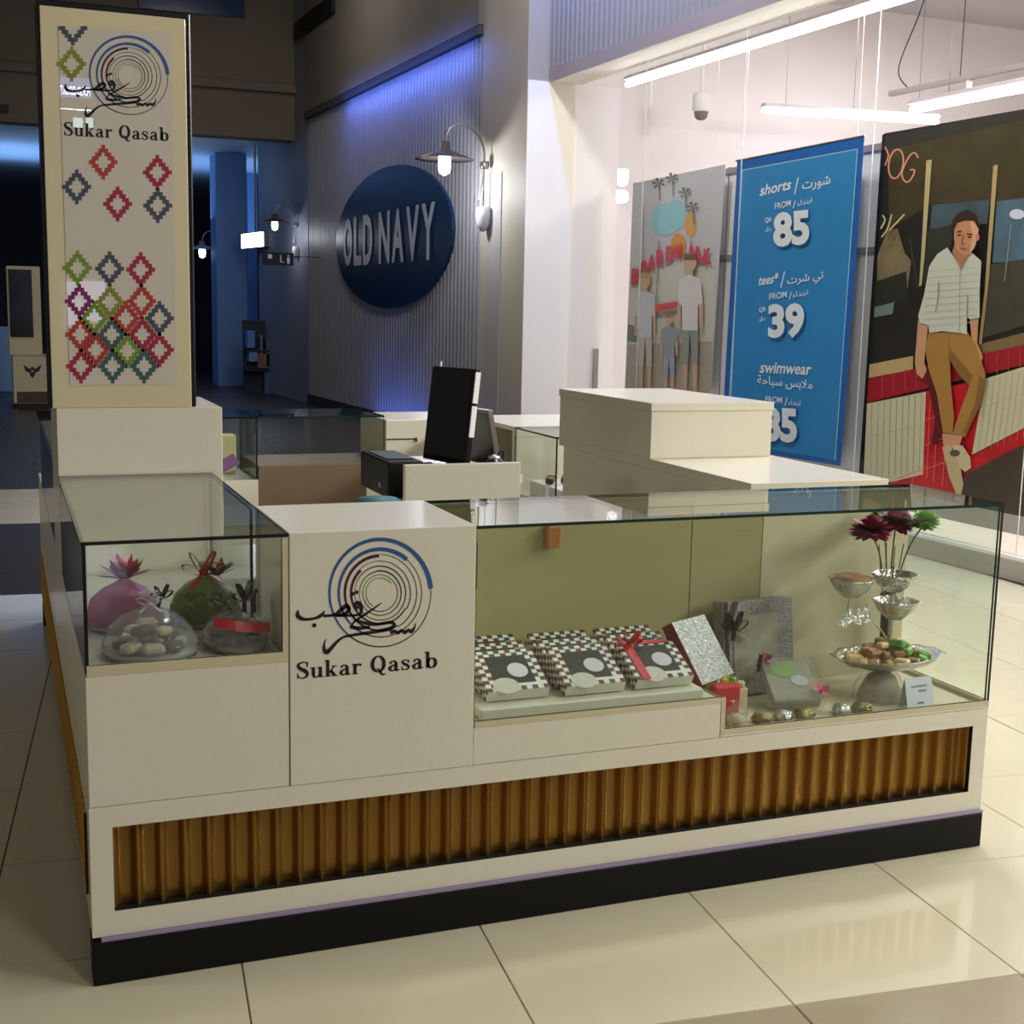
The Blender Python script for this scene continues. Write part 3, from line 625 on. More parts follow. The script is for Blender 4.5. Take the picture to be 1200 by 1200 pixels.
def bow(M, c, s, m, rot=0, tails=True):
    c = Vector(c); X = Vector((math.cos(rot), math.sin(rot), 0)); Y = Vector((-math.sin(rot), math.cos(rot), 0)); Zv = Vector((0, 0, 1))
    for sg in (-1, 1):
        for lift in (0.35, 0.95):
            P = []
            for k in range(11):
                a = math.pi*2*k/10; P.append(c+X*sg*s*(0.5-0.5*math.cos(a))*(1.0 if lift < .5 else .62)+Zv*s*(lift*(0.5-0.5*math.cos(a))+0.22*math.sin(a)))
            w = Y*s*0.17
            for a, b in zip(P, P[1:]): M.face([a-w, b-w, b+w, a+w], m)
        if tails: M.face([c-Y*s*.12, c+Y*s*.12, c+X*sg*s*.9+Y*(-.5*s)-Zv*s*.55, c+X*sg*s*.75-Y*(.8*s)-Zv*s*.6], m)
    M.bbox(-s*.16, s*.16, -s*.16, s*.16, -s*.12, s*.16, m, s*.05, Matrix.Translation(c))
def spiky(M, c, r, m, n=14, up=0.6):
    c = Vector(c)
    for k in range(n):
        a = 2*math.pi*k/n+random.random()*.3; e = random.uniform(0.1, up*1.5); d = Vector((math.cos(a)*math.cos(e), math.sin(a)*math.cos(e), math.sin(e))); t = Vector((-math.sin(a), math.cos(a), 0))*r*.14
        M.face([c-t, c+t, c+d*r*.6+t*1.2, c+d*r, c+d*r*.6-t*1.2], m)
def gift(name, label, c, rx, ry, h, wrap, sweets, seed, neck=True):
    rnd = random.Random(seed); c = Vector(c); g = thing(name, label, 'sweets gift', c, 'wrapped sweets in the corner case')
    T = Matrix.Diagonal((rx, ry, 1, 1)); wob = lambda a, i: 1+0.05*math.sin(7*a+i*1.3+seed)+0.03*math.sin(13*a+seed)
    M = MB(); M.lathe([(0, .001), (.9, .001), (1.0, .012), (.96, .016), (0, .012)], c, DISH, 24, T=T); M.build('dish', g, True)
    prof = [(.97, .013), (1.0, .03), (.96, h*.35), (.82, h*.6), (.55, h*.82), (.22, h*.97), (.07, h*1.05)] + ([(.10, h*1.13), (.24, h*1.28)] if neck else [(0, h*1.06)])
    M = MB(); M.lathe(prof, c, wrap, 28, wob, T); M.build('wrap', g, True)
    k = 0
    for lvl, (rr, nn) in enumerate(((.62, 8), (.36, 5))):
        for i in range(nn):
            a = 2*math.pi*i/nn+lvl*.4; p = c+Vector((math.cos(a)*rx*rr, math.sin(a)*ry*rr, .018+lvl*h*.3)); sz = rnd.uniform(.8, 1.15)*rx*.2
            M = MB(); M.bbox(-sz, sz, -sz*.8, sz*.8, 0, sz*.95, sweets[(i+lvl) % len(sweets)], sz*.3, Matrix.Translation(p) @ R('Z', rnd.uniform(0, 90))); M.build('sweet', g); k += 1
    return g
def base_at(x, y, z): return px(x, y, 2, z)
ZF = 0.7335
pA = (0.158, 0.155, ZF)
g = gift('wrapped_dish', 'round clear wrapped dish of nougat and chocolate tied with white ribbon, front of corner case', pA, .111, .115, .115, CELLO, (NOUG, CHOC, NOUG), 1)
M = MB(); bow(M, (pA[0], pA[1], ZF+.122), .03, WHITE); bow(M, (pA[0]+.03, pA[1]+.02, ZF+.13), .03, BRN, .5); M.build('ribbon', g)
pB = (0.125, 0.45, ZF)
g = gift('wrapped_pouch', 'magenta tulle pouch topped by a red flower, back left of corner case', pB, .095, .11, .12, TULLE, (PINK, CHOC), 2)
M = MB(); spiky(M, (pB[0], pB[1], ZF+.125), .075, PINK, 22, .7); spiky(M, (pB[0]+.01, pB[1]-.01, ZF+.135), .055, RED, 12, 1.0); M.build('flower', g)
pC = (0.328, 0.45, ZF)
g = gift('wrapped_pouch', 'green tulle pouch with a bright red bow, back right of corner case', pC, .092, .11, .12, GTULLE, (NOUG, OLIV), 3)
M = MB(); bow(M, (pC[0]-.01, pC[1]-.03, ZF+.135), .055, RED, .2); spiky(M, (pC[0]+.03, pC[1], ZF+.12), .06, OLIV, 14, .5); M.build('ribbon', g)
pD = (0.360, 0.19, ZF)
g = gift('wrapped_bag', 'grey wrapped bag with dark brown bow and red band, right of corner case', pD, .076, .13, .085, CELLO, (CHOC, DISH), 4)
M = MB(); bow(M, (pD[0]+.03, pD[1]+.03, ZF+.105), .042, BRN, .7); bow(M, (pD[0]-.02, pD[1]+.02, ZF+.1), .03, DRED, -.4)
for k in range(8):
    a = -0.6+1.2*k/8; b = -0.6+1.2*(k+1)/8; P = lambda t: Vector((pD[0]+.088*math.sin(t*1.4), pD[1]-.133*math.cos(t), ZF+.062-.02*math.sin(t)))
    M.face([P(a), P(b), P(b)+Vector((0, .012, .022)), P(a)+Vector((0, .012, .022))], RED)
M.build('ribbon', g)

# ================================================================== GOODS IN THE LONG VITRINE
tr = thing('display_tray', 'flat white tray carrying the chequered boxes in the vitrine', 'tray', (1.27, .2, ZL))
M = MB(); M.bbox(0.945, 1.58, 0.034, 0.40, ZL+.0005, ZL+.03, LAM, .003); M.build('slab', tr)
BOXW = mat('box_ivory', (222, 220, 204), 0.45); SQR = mat('square_red', (96, 40, 42), .5); SQG = mat('square_green', (52, 70, 52), .5); SQB = mat('square_blue', (58, 62, 76), .5)
PHO = mat('photo_print', (46, 40, 28), .6, noise=.6, nscale=60); MED = mat('medallion', (196, 192, 196), .4, noise=.12, nscale=90); MED2 = mat('pale_patch', (196, 194, 176), .5, noise=.12, nscale=90)
bw, bl_, bt = .172, .158, .034
def chequer_box():
    M = MB(); M.bbox(-bw/2, bw/2, 0, bl_, 0, bt, BOXW, .002); A = M
    B = MB(); z = bt+.0004; n = 11; q = bw/n
    for i in range(n):
        for j in range(n):
            e = min(i, j, n-1-i, n-1-j)
            if e > 1 or (i+j) % 2: continue
            if j < 3 and i > 2 and e > 0: continue
            x = -bw/2+i*q; y = j*bl_/n; B.face([(x, y, z), (x+q, y, z), (x+q, y+bl_/n, z), (x, y+bl_/n, z)], (SQR, SQG, SQB, SQR, SQG)[(i*3+j*5) % 5])
    for j in range(n):
        for k in range(3):
            if (j+k) % 2: continue
            y = j*bl_/n; zz = k*bt/3; B.face([(-bw/2-.0004, y, zz), (-bw/2-.0004, y, zz+bt/3), (-bw/2-.0004, y+bl_/n, zz+bt/3), (-bw/2-.0004, y+bl_/n, zz)], (SQR, SQG)[j % 2])
    C_ = MB(); a = bw*.33; C_.face([(-a, bl_*.16, z), (a, bl_*.16, z), (a, bl_*.84, z), (-a, bl_*.84, z)], PHO)
    D = MB(); D.face([(x, y, z+.0006) for x, y in disc(.02, bl_*.47, .028, .028)], MED); D.face([(x, y, z+.0007) for x, y in disc(-.03, bl_*.12, .036, .03)], MED2)
    return A, B, C_, D
srcs = [m.build('src') for m in chequer_box()]
# keep the authored frame: undo the recentring
for o in srcs: o.data.transform(ROOT[o.name])
datas = [o.data for o in srcs]
for o in srcs: bpy.data.objects.remove(o)
WHICH = {(0, 0): 'front box of the left pile by the logo cabinet', (0, 1): 'middle box of the left pile', (0, 2): 'rear box of the left pile',
         (1, 0): 'front box of the middle pile', (1, 1): 'middle box of the middle pile', (1, 2): 'rear box of the middle pile',
         (2, 0): 'front box of the right pile with red ribbon', (2, 1): 'middle box of the right pile', (2, 2): 'rear box of the right pile'}
boxes = {}
for i, xc in enumerate((1.062, 1.275, 1.478)):
    for k in range(3):
        T = Matrix.Translation((xc+k*.004, .075+.078*k+(.012 if i == 0 else 0), ZL+.0315)) @ R('X', 26)
        t = thing('chequered_box', 'tilted chequered sweets box, '+WHICH[(i, k)], 'box', T, 'chequered sweets boxes')
        for nm, d in zip(('carton', 'chequer_print', 'photo_label', 'medallion'), datas):
            o = bpy.data.objects.new(nm, d); COL.objects.link(o); o.parent = t
        boxes[(i, k)] = t
t = boxes[(2, 0)]; Mt = ROOT[t.name]
M = MB(Mt); M.box(-bw/2+.018, -bw/2+.042, -.001, bl_+.001, bt+.001, bt+.0025, RED); M.box(-bw/2-.002, bw/2-.02, bl_*.88, bl_*.96, bt+.0012, bt+.003, RED); bow(M, (-bw/2+.035, bl_*.9, bt+.006), .04, RED); M.build('ribbon', t)
# silver embossed box, red sides, leaning
def slab_from(corners, depth, mf, ms, name, lab, cat, root):
    a, b, c, d = [Vector(p) for p in corners]; n = (b-a).cross(d-a).normalized(); n = -n if n.y < 0 else n
    back = [p+n*depth for p in (a, b, c, d)]; M = MB(); F4 = [a, b, c, d]
    for i in range(4): j = (i+1) % 4; M.face([F4[i], F4[j], back[j], back[i]], ms)
    M.face(back[::-1], ms); M.build('carton', root); M = MB(); M.face([p-n*.0008 for p in F4], mf); return M, n
EMB = mat('embossed_silver', (206, 206, 206), .3, metal=.55, bump=1.0, bscale=140, noise=.75, nscale=130)
sb = thing('silver_box', 'embossed silver sweets box with red sides leaning in the vitrine', 'box', (1.63, .2, ZL))
cs = [px(823, 803, 1, .115), px(860, 789, 1, .165), px(825, 720, 1, .245), px(787, 730, 1, .195)]
M, n_ = slab_from(cs, .042, EMB, mat('red_carton', (120, 20, 22), .4), '', '', '', sb); M.build('embossed_lid', sb)
# big lace box
LACE = mat('silver_lace', (158, 152, 150), .35, metal=.3, noise=.8, nscale=140, bump=.8, bscale=220)
lb = thing('lace_box', 'large silver lace patterned box with dark ribbon standing at the back of the vitrine', 'box', (1.93, .36, ZR))
T = Matrix.Translation((1.925, .295, ZR+.006)) @ R('Z', 3) @ R('X', -8)
M = MB(T); M.bbox(-.125, .125, 0, .055, 0, .28, LACE, .004); M.build('carton', lb)
M = MB(T); M.box(-.09, .065, -.002, -.0005, .05, .235, mat('lace_window', (170, 164, 146), .3, noise=.3, nscale=40)); M.build('window', lb)
M = MB(T); M.box(-.118, -.108, -.0035, -.0008, 0, .28, DRED); M.face([(-.12, -.004, .2), (-.1, -.004, .21), (-.07, -.004, .28), (-.09, -.004, .28)], DRED); bow(M, (-.09, -.008, .2), .05, BRN, .2); M.build('ribbon', lb)
# clear pack with flowers and cards
PK = glass_mat('clear_pack', (0.95, 0.96, 0.93), 1.4, 0.05, (0.14, (0.85, 0.85, 0.8)))
cp = thing('clear_gift_pack', 'clear wrapped gift pack with green card and pink flowers in the vitrine', 'gift pack', (1.93, .17, ZR))
T = Matrix.Translation((1.93, .112, ZR+.004)) @ R('Z', -14) @ R('X', 28)
M = MB(T); M.bbox(-.085, .085, 0, .185, 0, .045, PK, .012); M.build('wrap', cp)
M = MB(T); M.bbox(-.07, .07, .01, .175, .004, .034, mat('pack_card', (150, 146, 124), .5, noise=.4, nscale=40), .003); M.build('sweets_card', cp)
M = MB(T); M.face([(x, y, .036) for x, y in disc(-.01, .135, .038, .03)], GREEN); M.face([(x, y, .0365) for x, y in disc(.025, .09, .026, .022)], MED); M.build('label_disc', cp)
M = MB(T); spiky(M, (-.06, .165, .047), .03, PINK, 12); spiky(M, (.07, .03, .05), .03, mat('pink_flower', (214, 90, 130), .5), 12); bow(M, (-.085, .14, .045), .032, DRED, 1.2); M.build('flower', cp)
# red pack on the step and small clear tub in front
M = MB(); M.bbox(1.652, 1.735, .098, .135, ZR+.001, ZR+.105, RED, .006); o = tag(M.build('red_pack'), 'small upright red packet beside the step in the vitrine', 'packet')
tub = thing('clear_tub', 'small clear tub of pale sweets in front of the red packet', 'tub', (1.70, .063, ZR))
M = MB(); M.lathe([(.026, .001), (.032, .045), (.024, .05), (.008, .06), (.018, .07)], (1.70, .063, ZR), PK, 16, lambda a, i: 1+.05*math.sin(6*a)); M.build('cup', tub, True)
M = MB(); M.lathe([(.0, .002), (.024, .004), (.027, .024), (.012, .034), (0, .036)], (1.70, .063, ZR), NOUG, 12); M.build('filling', tub, True)
gt = thing('sweets_tray', 'clear tray of green and yellow sweets beside the silver box', 'tray', (1.715, .22, ZR))
M = MB(); M.bbox(1.645, 1.79, .15, .29, ZR+.001, ZR+.075, LAMD, .003); M.build('riser', gt)
CAN = [mat('sweet_green', (120, 170, 60), .35), mat('sweet_yellow', (214, 190, 60), .35), mat('sweet_cream', (226, 214, 180), .4)]
for i in range(5):
    for j in range(3):
        p = (1.662+i*.028, .165+j*.045, ZR+.0755); M = MB(); M.bbox(-.011, .011, -.011, .011, 0, .017, CAN[(i*2+j) % 3], .004, Matrix.Translation(p) @ R('Z', (i*37+j*61) % 90)); M.build('sweet', gt)
FOIL = mat('gold_green_foil', (150, 140, 90), .22, metal=.8, bump=1, bscale=90)
lab6 = ('leftmost', 'second', 'third', 'fourth', 'rightmost')
for i, (x, y) in enumerate(((1.785, .064), (1.852, .06), (1.92, .06), (2.045, .064), (2.115, .066))):
    M = MB(); wb = lambda a, k, i=i: 1+.12*math.sin(3*a+i)+.08*math.sin(7*a+2*i)
    M.lathe([(0, .001), (.022, .001), (.029, .012), (.021, .027), (.009, .032), (0, .033)], (x, y, ZR), (FOIL, SILVER)[i % 2], 14, wb); tag(M.build('foil_sweet', smooth=True), 'foil wrapped sweet along the vitrine front glass, %s of five' % lab6[i], 'sweet', 'foil sweets by the glass')
# tiered silver stand
ts = thing('tiered_stand', 'tiered silver stand of small bowls above a platter of pastries', 'cake stand', (2.28, .17, ZR))
wb = lambda a, k: 1+.06*math.sin(8*a)
def bowl(c, r, h, par):
    M = MB(); M.lathe([(0, -h), (r*.35, -h*.96), (r*.75, -h*.55), (r*.97, -.004), (r*1.06, .004), (r*.98, .003), (r*.72, -h*.45), (r*.3, -h*.8), (0, -h*.84)], c, SILVER, 26, wb); return M.build('bowl', par, True)
pole = (2.285, .18)
M = MB(); M.tube([(*pole, ZR+.1), (*pole, .83)], .0055, SILVER, 8)
M.tube(smooth_path([(*pole, .60), (2.22, .175, .665), (2.14, .17, .672), (2.125, .17, .70), (2.13, .17, .745)]), .003, SILVER, 6); M.build('frame', ts, True)
for k, (cx, cz) in enumerate(((2.128, .69), (2.16, .685), (2.185, .69), (2.11, .682))):
    M = MB(); M.face([(cx-.02, .165, cz-.012), (cx, .155, cz-.02), (cx+.02, .165, cz-.008), (cx+.004, .17, cz+.035-.01*(k % 2))], SILVER); M.build('leaf', ts)
bA = bowl((2.133, .17, .800), .062, .055, ts); bB = bowl((2.290, .18, .803), .064, .052, ts); bC = bowl((2.300, .18, .722), .064, .055, ts)
PAST = [mat('pastry_gold', (190, 136, 66), .5, noise=.25, nscale=60), mat('pastry_brown', (146, 98, 46), .5, noise=.25, nscale=60), mat('pastry_pale', (220, 188, 128), .5, noise=.15, nscale=60), mat('pistachio', (96, 150, 60), .5, noise=.25, nscale=60)]
M = MB(); M.lathe([(.056, .0), (.046, .014), (.02, .022), (0, .024)], (2.133, .17, .795), PAST[1], 16, lambda a, i: 1+.1*math.sin(5*a)); M.build('pastry_heap', ts, True)
T = Matrix.Diagonal((1.0, .62, 1, 1))
M = MB(); M.lathe([(0, -.034), (.07, -.032), (.14, -.014), (.172, .006), (.184, .012), (.17, .010), (.135, -.006), (0, -.022)], (2.285, .18, .552), SILVER, 32, lambda a, i: 1+.05*math.sin(12*a), T); M.build('platter', ts, True)
rnd = random.Random(5); n = 0
for lvl, (rr, cnt) in enumerate(((.115, 16), (.07, 10), (.03, 4))):
    for i in range(cnt):
        a = 2*math.pi*i/cnt+lvl; p = Vector((2.285+math.cos(a)*rr*1.02, .18+math.sin(a)*rr*.58, .541+lvl*.021)); sz = rnd.uniform(.017, .025)
        c = PAST[3] if (math.cos(a) > .25 and rnd.random() < .6) else PAST[rnd.randrange(3)]
        M = MB(); M.bbox(-sz, sz, -sz*.7, sz*.7, 0, sz*1.1, c, .005, Matrix.Translation(p) @ R('Z', rnd.uniform(0, 180)) @ R('X', rnd.uniform(-20, 20))); M.build('pastry', ts)
M = MB(); M.lathe([(.082, .001), (.078, .03), (.05, .075), (.028, .086)], (2.255, .165, ZR), CELLO, 18, lambda a, i: 1+.1*math.sin(5*a+i)); M.lathe([(.07, .002), (.06, .03), (.04, .07), (0, .085)], (2.255, .165, ZR), mat('wrapped_base', (176, 166, 130), .5, noise=.3, nscale=50), 18); M.build('wrapped_foot', ts, True)
# flowers
vf = thing('flower_vase', 'slim dark vase of magenta and lime flowers at the right end of the vitrine', 'vase', (2.40, .345, ZR))
M = MB(); M.lathe([(0, .001), (.03, .001), (.018, .05), (.02, .2), (.026, .27), (.022, .272), (0, .2)], (2.40, .345, ZR), mat('dark_vase', (66, 56, 42), .2), 16); M.build('vase_body', vf, True)
MAG = mat('magenta_petal', (158, 22, 70), .5); LIME = mat('lime_petal', (150, 196, 62), .5); STEM = mat('flower_stem', (74, 84, 48), .5)
for (x, y, Y, r, m) in ((1020, 621, .24, .074, MAG), (1050, 612, .25, .070, MAG), (1084, 611, .19, .058, LIME), (1034, 604, .34, .045, LIME)):
    h = px(x, y, 1, Y); h.z = min(h.z, 1.018-r*.66); h.x = min(h.x, 2.44); M = MB(); rr = random.Random(x)
    for k in range(240):
        a = rr.uniform(0, 6.283); e = rr.uniform(-.9, 1.5); d = Vector((math.cos(a)*math.cos(e), math.sin(a)*math.cos(e), math.sin(e)*.62)); t = d.cross(Vector((0, 0, 1))); t = t.normalized()*r*.17 if t.length > .01 else Vector((r*.1, 0, 0))
        L = r*rr.uniform(.75, 1.05); M.face([h-t*.3, h+t*.3, h+d*L*.7+t, h+d*L, h+d*L*.7-t], m)
    M.build('flower_head', vf); M = MB(); M.tube(smooth_path([h-Vector((0, 0, r*.1)), (h+Vector((2.40, .345, .72)))/2+Vector((0, 0, .01)), (2.40, .345, ZR+.2)]), .0025, STEM, 6); M.build('stem', vf, True)
for k in range(4):
    M = MB(); a = k*1.5; M.tube([(2.40+.01*math.cos(a), .345+.01*math.sin(a), ZR+.2), (2.40+.045*math.cos(a), .345+.03*math.sin(a), .86)], .002, STEM, 5); M.build('stem', vf, True)
cd = thing('price_card', 'white folded price card standing by the vitrine front glass', 'card', (2.30, .045, ZR))
T = Matrix.Translation((2.30, .033, ZR+.001)) @ R('Z', 4) @ R('X', -14)
M = MB(T); M.box(-.05, .05, 0, .0015, 0, .092, mat('card_white', (214, 216, 222), .5)); M.build('card_front', cd)
M = MB(Matrix.Translation((2.30, .08, ZR+.001)) @ R('Z', 4) @ R('X', 14)); M.box(-.05, .05, 0, .0015, 0, .09, mat('card_white', (214, 216, 222), .5)); M.build('card_back', cd)
CINK = mat('card_ink', (110, 112, 120), .6); M = MB(T)
for z, a, b in ((.066, -.03, .03), (.052, -.005, .025), (.018, -.012, .012)):
    P = [(a+(b-a)*k/14, z+.003*math.sin(k*2.2), .0035) for k in range(15)]
    for q in stroke(P, False): M.face([(x, -.0006, y) for x, y in q], CINK)
M.build('handwriting', cd)
# small things around the far rows
gb = thing('gift_carton', 'cream carton with a red band inside the far left glass case', 'box', (.85, 3.5, .736))
M = MB(); M.bbox(.80, .905, 3.45, 3.55, .7365, .925, mat('cream_carton', (214, 200, 150), .5), .003); M.build('carton', gb)
M = MB(); M.box(.803, .835, 3.446, 3.4495, .74, .87, RED); M.build('band', gb)
M = MB(Matrix.Translation((.862, 3.32, .745)) @ R('Y', -28) @ R('X', -15)); M.bbox(-.06, .06, 0, .01, 0.03, .09, mat('purple_card', (150, 90, 150), .5), .002); tag(M.build('purple_card'), 'purple card leaning inside the far left glass case', 'card')
for i, (y, c, nm) in enumerate(((2.16, 'pastry_brown', 'nearer'), (2.38, 'pastry_gold', 'farther'))):
    t = thing('pastry_tray', 'white tray of pastries and berries behind the white box, %s one' % nm, 'tray', (2.2, y, .736), 'trays of pastries in the right case')
    M = MB(); M.bbox(2.05, 2.45, y-.09, y+.09, .736, .80, WHITE, .004); M.build('dish', t); rnd = random.Random(i)
    for k in range(14):
        p = (2.08+.025*k, y-.07+.05*(k % 3), .8005); M = MB(); M.bbox(-.012, .012, -.02, .02, 0, .025, (DRED, MATS[c], CHOC)[k % 3], .005, Matrix.Translation(p) @ R('Z', rnd.uniform(0, 90))); M.build('pastry', t)
st = thing('padded_stool', 'stool with a teal padded seat just behind the logo cabinet', 'stool', (.9, .85, 0))
M = MB(); M.lathe([(0, .985), (.06, .982), (.078, .965), (.08, .94), (0, .935)], (.90, .85, 0), mat('teal_fabric', (24, 92, 100), .5), 20); M.build('seat', st, True)
M = MB(); M.tube([(.9, .85, .015), (.9, .85, .936)], .02, STEEL, 10); M.lathe([(0, 0), (.15, 0), (.15, .012), (0, .018)], (.9, .85, 0), STEEL, 20); M.build('column', st)

# ================================================================== SHOP WINDOW DISPLAY
def pmat(c, r=.55): return mat('print_%d_%d_%d' % c, c, r)
class Print:
    """flat printed artwork on the shop-window plane at depth s; polygons given in photo pixels, layers half a millimetre apart"""
    def __init__(p, s, box=None): p.s = s; p.k = 0; p.M = MB(); p.box = box
    def at(p, x, y, s):
        w = pxs(x, y, s)
        if p.box: q = FI @ w; w = FAC @ Vector((s, min(max(q.y, p.box[0]), p.box[1]), min(max(q.z, p.box[2]), p.box[3])))   # trimmed at the sheet's edges
        return w
    def poly(p, pts, c):
        p.k += 1; s = p.s-.0005*p.k; p.M.face([p.at(x, y, s) for x, y in pts], pmat(c) if isinstance(c, tuple) else c)
    def line(p, pts, c, sm=True):
        p.k += 1; s = p.s-.0005*p.k
        for q in stroke(pts, sm): p.M.face([p.at(x, y, s) for x, y in q], pmat(c))
    def text(p, body, O, Rr, h, c, bold=0., shear=0., lean=0.):
        p.k += 1; s = p.s-.0005*p.k
        for q in text_polys(body, bold, shear): p.M.face([p.at(O[0]+(Rr[0]-O[0])*a+lean*b, O[1]+(Rr[1]-O[1])*a-h*b, s) for a, b in q], pmat(c))
def panel(name, s, th, corners, m, par):
    U = [pxf(*c, s) for c in corners]; M = MB(FAC); F4 = [(s, u, z) for u, z in U]; B4 = [(s+th, u, z) for u, z in U]
    M.face(F4, m); M.face(B4[::-1], m)
    for i in range(4): j = (i+1) % 4; M.face([F4[i], B4[i], B4[j], F4[j]], m)
    return M.build(name, par)
# white backdrop of framed panels
bd = thing('window_backdrop', 'white panelled screen with grey rails behind the window posters', 'screen', fw(.42, 2.5, .007))
GREYR = mat('grey_rail', (150, 142, 150), .5); us = [-.35, 1.38, 1.62, 3.48, 3.62, 5.3]
for a, b in zip(us, us[1:]):
    for z0, z1 in ((.2, 2.02), (2.06, 2.74)):
        M = MB(FAC); M.box(.40, .43, a+.006, b-.006, z0, z1, WHITE); M.build('panel', bd)
M = MB(FAC)
for u in us: M.box(.39, .44, u-.006, u+.006, .007, 2.8, GREYR)
M.box(.385, .445, us[0], us[-1], 2.02, 2.06, GREYR); M.box(.385, .445, us[0], us[-1], 2.742, 2.79, GREYR); M.build('rails', bd)
# family poster
fp = thing('family_poster', 'pale hanging poster of a family with balloons under red BOARDWALK letters', 'poster', fw(.30, 4.4, .8))
FS = .295
panel('sheet', FS, .006, ((742, 215), (850, 192.5), (832, 461), (732, 457)), pmat((196, 194, 198)), fp)
P = Print(FS-.0005)
P.poly([(738, 345), (741, 322), (832, 298), (838, 305), (835, 408), (736, 404)], (206, 202, 190))
P.poly([(736, 404), (835, 400), (832, 460), (733, 456)], (176, 164, 144)); P.poly([(736, 380), (752, 384), (752, 402), (735, 400)], (120, 128, 110))
for (cx, cy, rx, ry, c) in ((779, 258, 17, 19, (150, 200, 208)), (792, 252, 13, 18, (146, 198, 210)), (809, 263, 7, 15, (220, 160, 78)), (795, 288, 9, 15, (222, 150, 56))): P.poly(disc(cx, cy, rx, ry), c)
for (cx, cy) in ((772, 215), (788, 209), (803, 226), (812, 243)):
    for k in range(6): a = k*1.05; P.poly([(cx, cy), (cx+7*math.cos(a)-1, cy+7*math.sin(a)*.9), (cx+8*math.cos(a+.4), cy+8*math.sin(a+.4)*.9)], (96, 96, 76))
    P.line([(cx, cy, 1.5), (cx+1, cy+20, 1.2)], (120, 116, 96))
for a, b in (((771, 280), (770, 330)), ((773, 282), (769, 350)), ((809, 278), (815, 330)), ((754, 240), (753, 330))): P.line([(*a, .7), (*b, .7)], (130, 128, 120))
for ch, x, y, lean in (('B', 739, 334, 1), ('O', 748.5, 325, 1), ('A', 758, 318, 1), ('R', 769, 312, 0), ('D', 780, 308, 0), ('W', 790, 306, 0), ('A', 806, 305, -1), ('L', 816, 308, -1), ('K', 825, 311, -1)):
    P.text(ch, (x, y), (x+9.5, y-2.2), 19, (206, 62, 84), .075, lean=lean)
def fig(x, top, h, wd, shirt, legs, skin=(206, 168, 140), hair=(120, 88, 62)):
    hh = h/7.2; P.poly(disc(x, top+hh*.45, hh*.34, hh*.5), skin); P.poly([(x-hh*.36, top+hh*.35), (x-hh*.3, top), (x+hh*.3, top), (x+hh*.36, top+hh*.35)], hair)
    P.poly([(x-hh*.15, top+hh*.8), (x+hh*.15, top+hh*.8), (x+hh*.15, top+hh*1.2), (x-hh*.15, top+hh*1.2)], skin)
    P.poly([(x-wd*.5, top+hh*1.35), (x, top+hh*1.1), (x+wd*.5, top+hh*1.35), (x+wd*.6, top+hh*2.6), (x+wd*.38, top+hh*2.7), (x+wd*.36, top+hh*4.0), (x-wd*.36, top+hh*4.0), (x-wd*.38, top+hh*2.7), (x-wd*.6, top+hh*2.6)], shirt)
    for sg in (-1, 1): P.poly([(x+sg*wd*.6, top+hh*2.6), (x+sg*wd*.42, top+hh*2.6), (x+sg*wd*.45, top+hh*3.9), (x+sg*wd*.58, top+hh*3.9)], skin); P.poly([(x, top+hh*4.), (x+sg*wd*.38, top+hh*4.), (x+sg*wd*.36, top+hh*5.8), (x+sg*wd*.1, top+hh*5.8)], legs); P.poly([(x+sg*wd*.12, top+hh*5.8), (x+sg*wd*.34, top+hh*5.8), (x+sg*wd*.32, top+hh*7.2), (x+sg*wd*.14, top+hh*7.2)], skin)
fig(756, 320, 136, 21, (206, 204, 206), (196, 186, 172), hair=(186, 152, 104)); fig(808.5, 297, 162, 25, (222, 214, 212), (150, 152, 142)); 
P.poly([(768, 357), (795, 353), (793, 361), (767, 366)], (212, 82, 70)); fig(784, 368, 90, 17, (150, 156, 160), (158, 166, 186), hair=(160, 120, 80))
P.M.build('print', fp)
M = MB(); 
for x in (760, 838): a = pxs(x, 211-(x-742)*.21, FS+.003); M.tube([a, Vector((a.x, a.y, 4.85))], .002, WHITE, 5)
M.build('hanging_wire', fp)
# blue price banner
bn = thing('price_banner', 'tall blue fabric sale banner with white prices in the shop window', 'banner', fw(.2, 2.3, .4))
BS = .20
def ban(x, y): return (x, y)
TLc, TRc, BRc, BLc = (864, 189), (1012.5, 160), (984.5, 546), (845, 523)
panel('cloth', BS, .006, (TLc, TRc, BRc, BLc), mat('banner_border', (20, 96, 176), .6), bn)
P = Print(BS-.0005)
def lerp2(a, b): return tuple((1-b)*((1-a)*p+a*q)+b*((1-a)*r+a*t) for p, q, r, t in zip(TLc, TRc, BLc, BRc))
P.k = 0; g0, g1, h0, h1 = .045, .955, .035, .985
P.poly([lerp2(g0, h0), lerp2(g1, h0), lerp2(g1, h1), lerp2(g0, h1)], mat('banner_blue', (40, 132, 194), .6, noise=.08, nscale=3))
for a, b in (((g0, h0), (g1, h0)), ((g0, h0), (g0, h1)), ((g1, h0), (g1, h1))): A, B = lerp2(*a), lerp2(*b); P.line([(*A, 1.2), (*B, 1.2)], (150, 200, 230))
WP = (232, 236, 238)
AR = {'short': '\ufe95\ufead\ufeee\ufeb7', 'from': '\ufe80\ufe8d\ufeaa\ufe98\ufe91\ufe8d', 'tee': '\ufe95\ufeae\ufeb7 \ufef2\ufe97', 'swim': '\ufe94\ufea3\ufe8e\ufe92\ufeb3 \ufeb2\ufe91\ufefc\ufee3', 'rial': '\ufed5.\ufead'}
def head(word, ar, a0, a1, b0, b1, h, sl):
    P.text(word, a0, a1, h, WP, .018, lean=2.5); P.line([(*sl[0], 1.3), (*sl[1], 1.3)], WP)
    if ar: P.text(AR[ar], b0, b1, h*1.05, WP, .01)
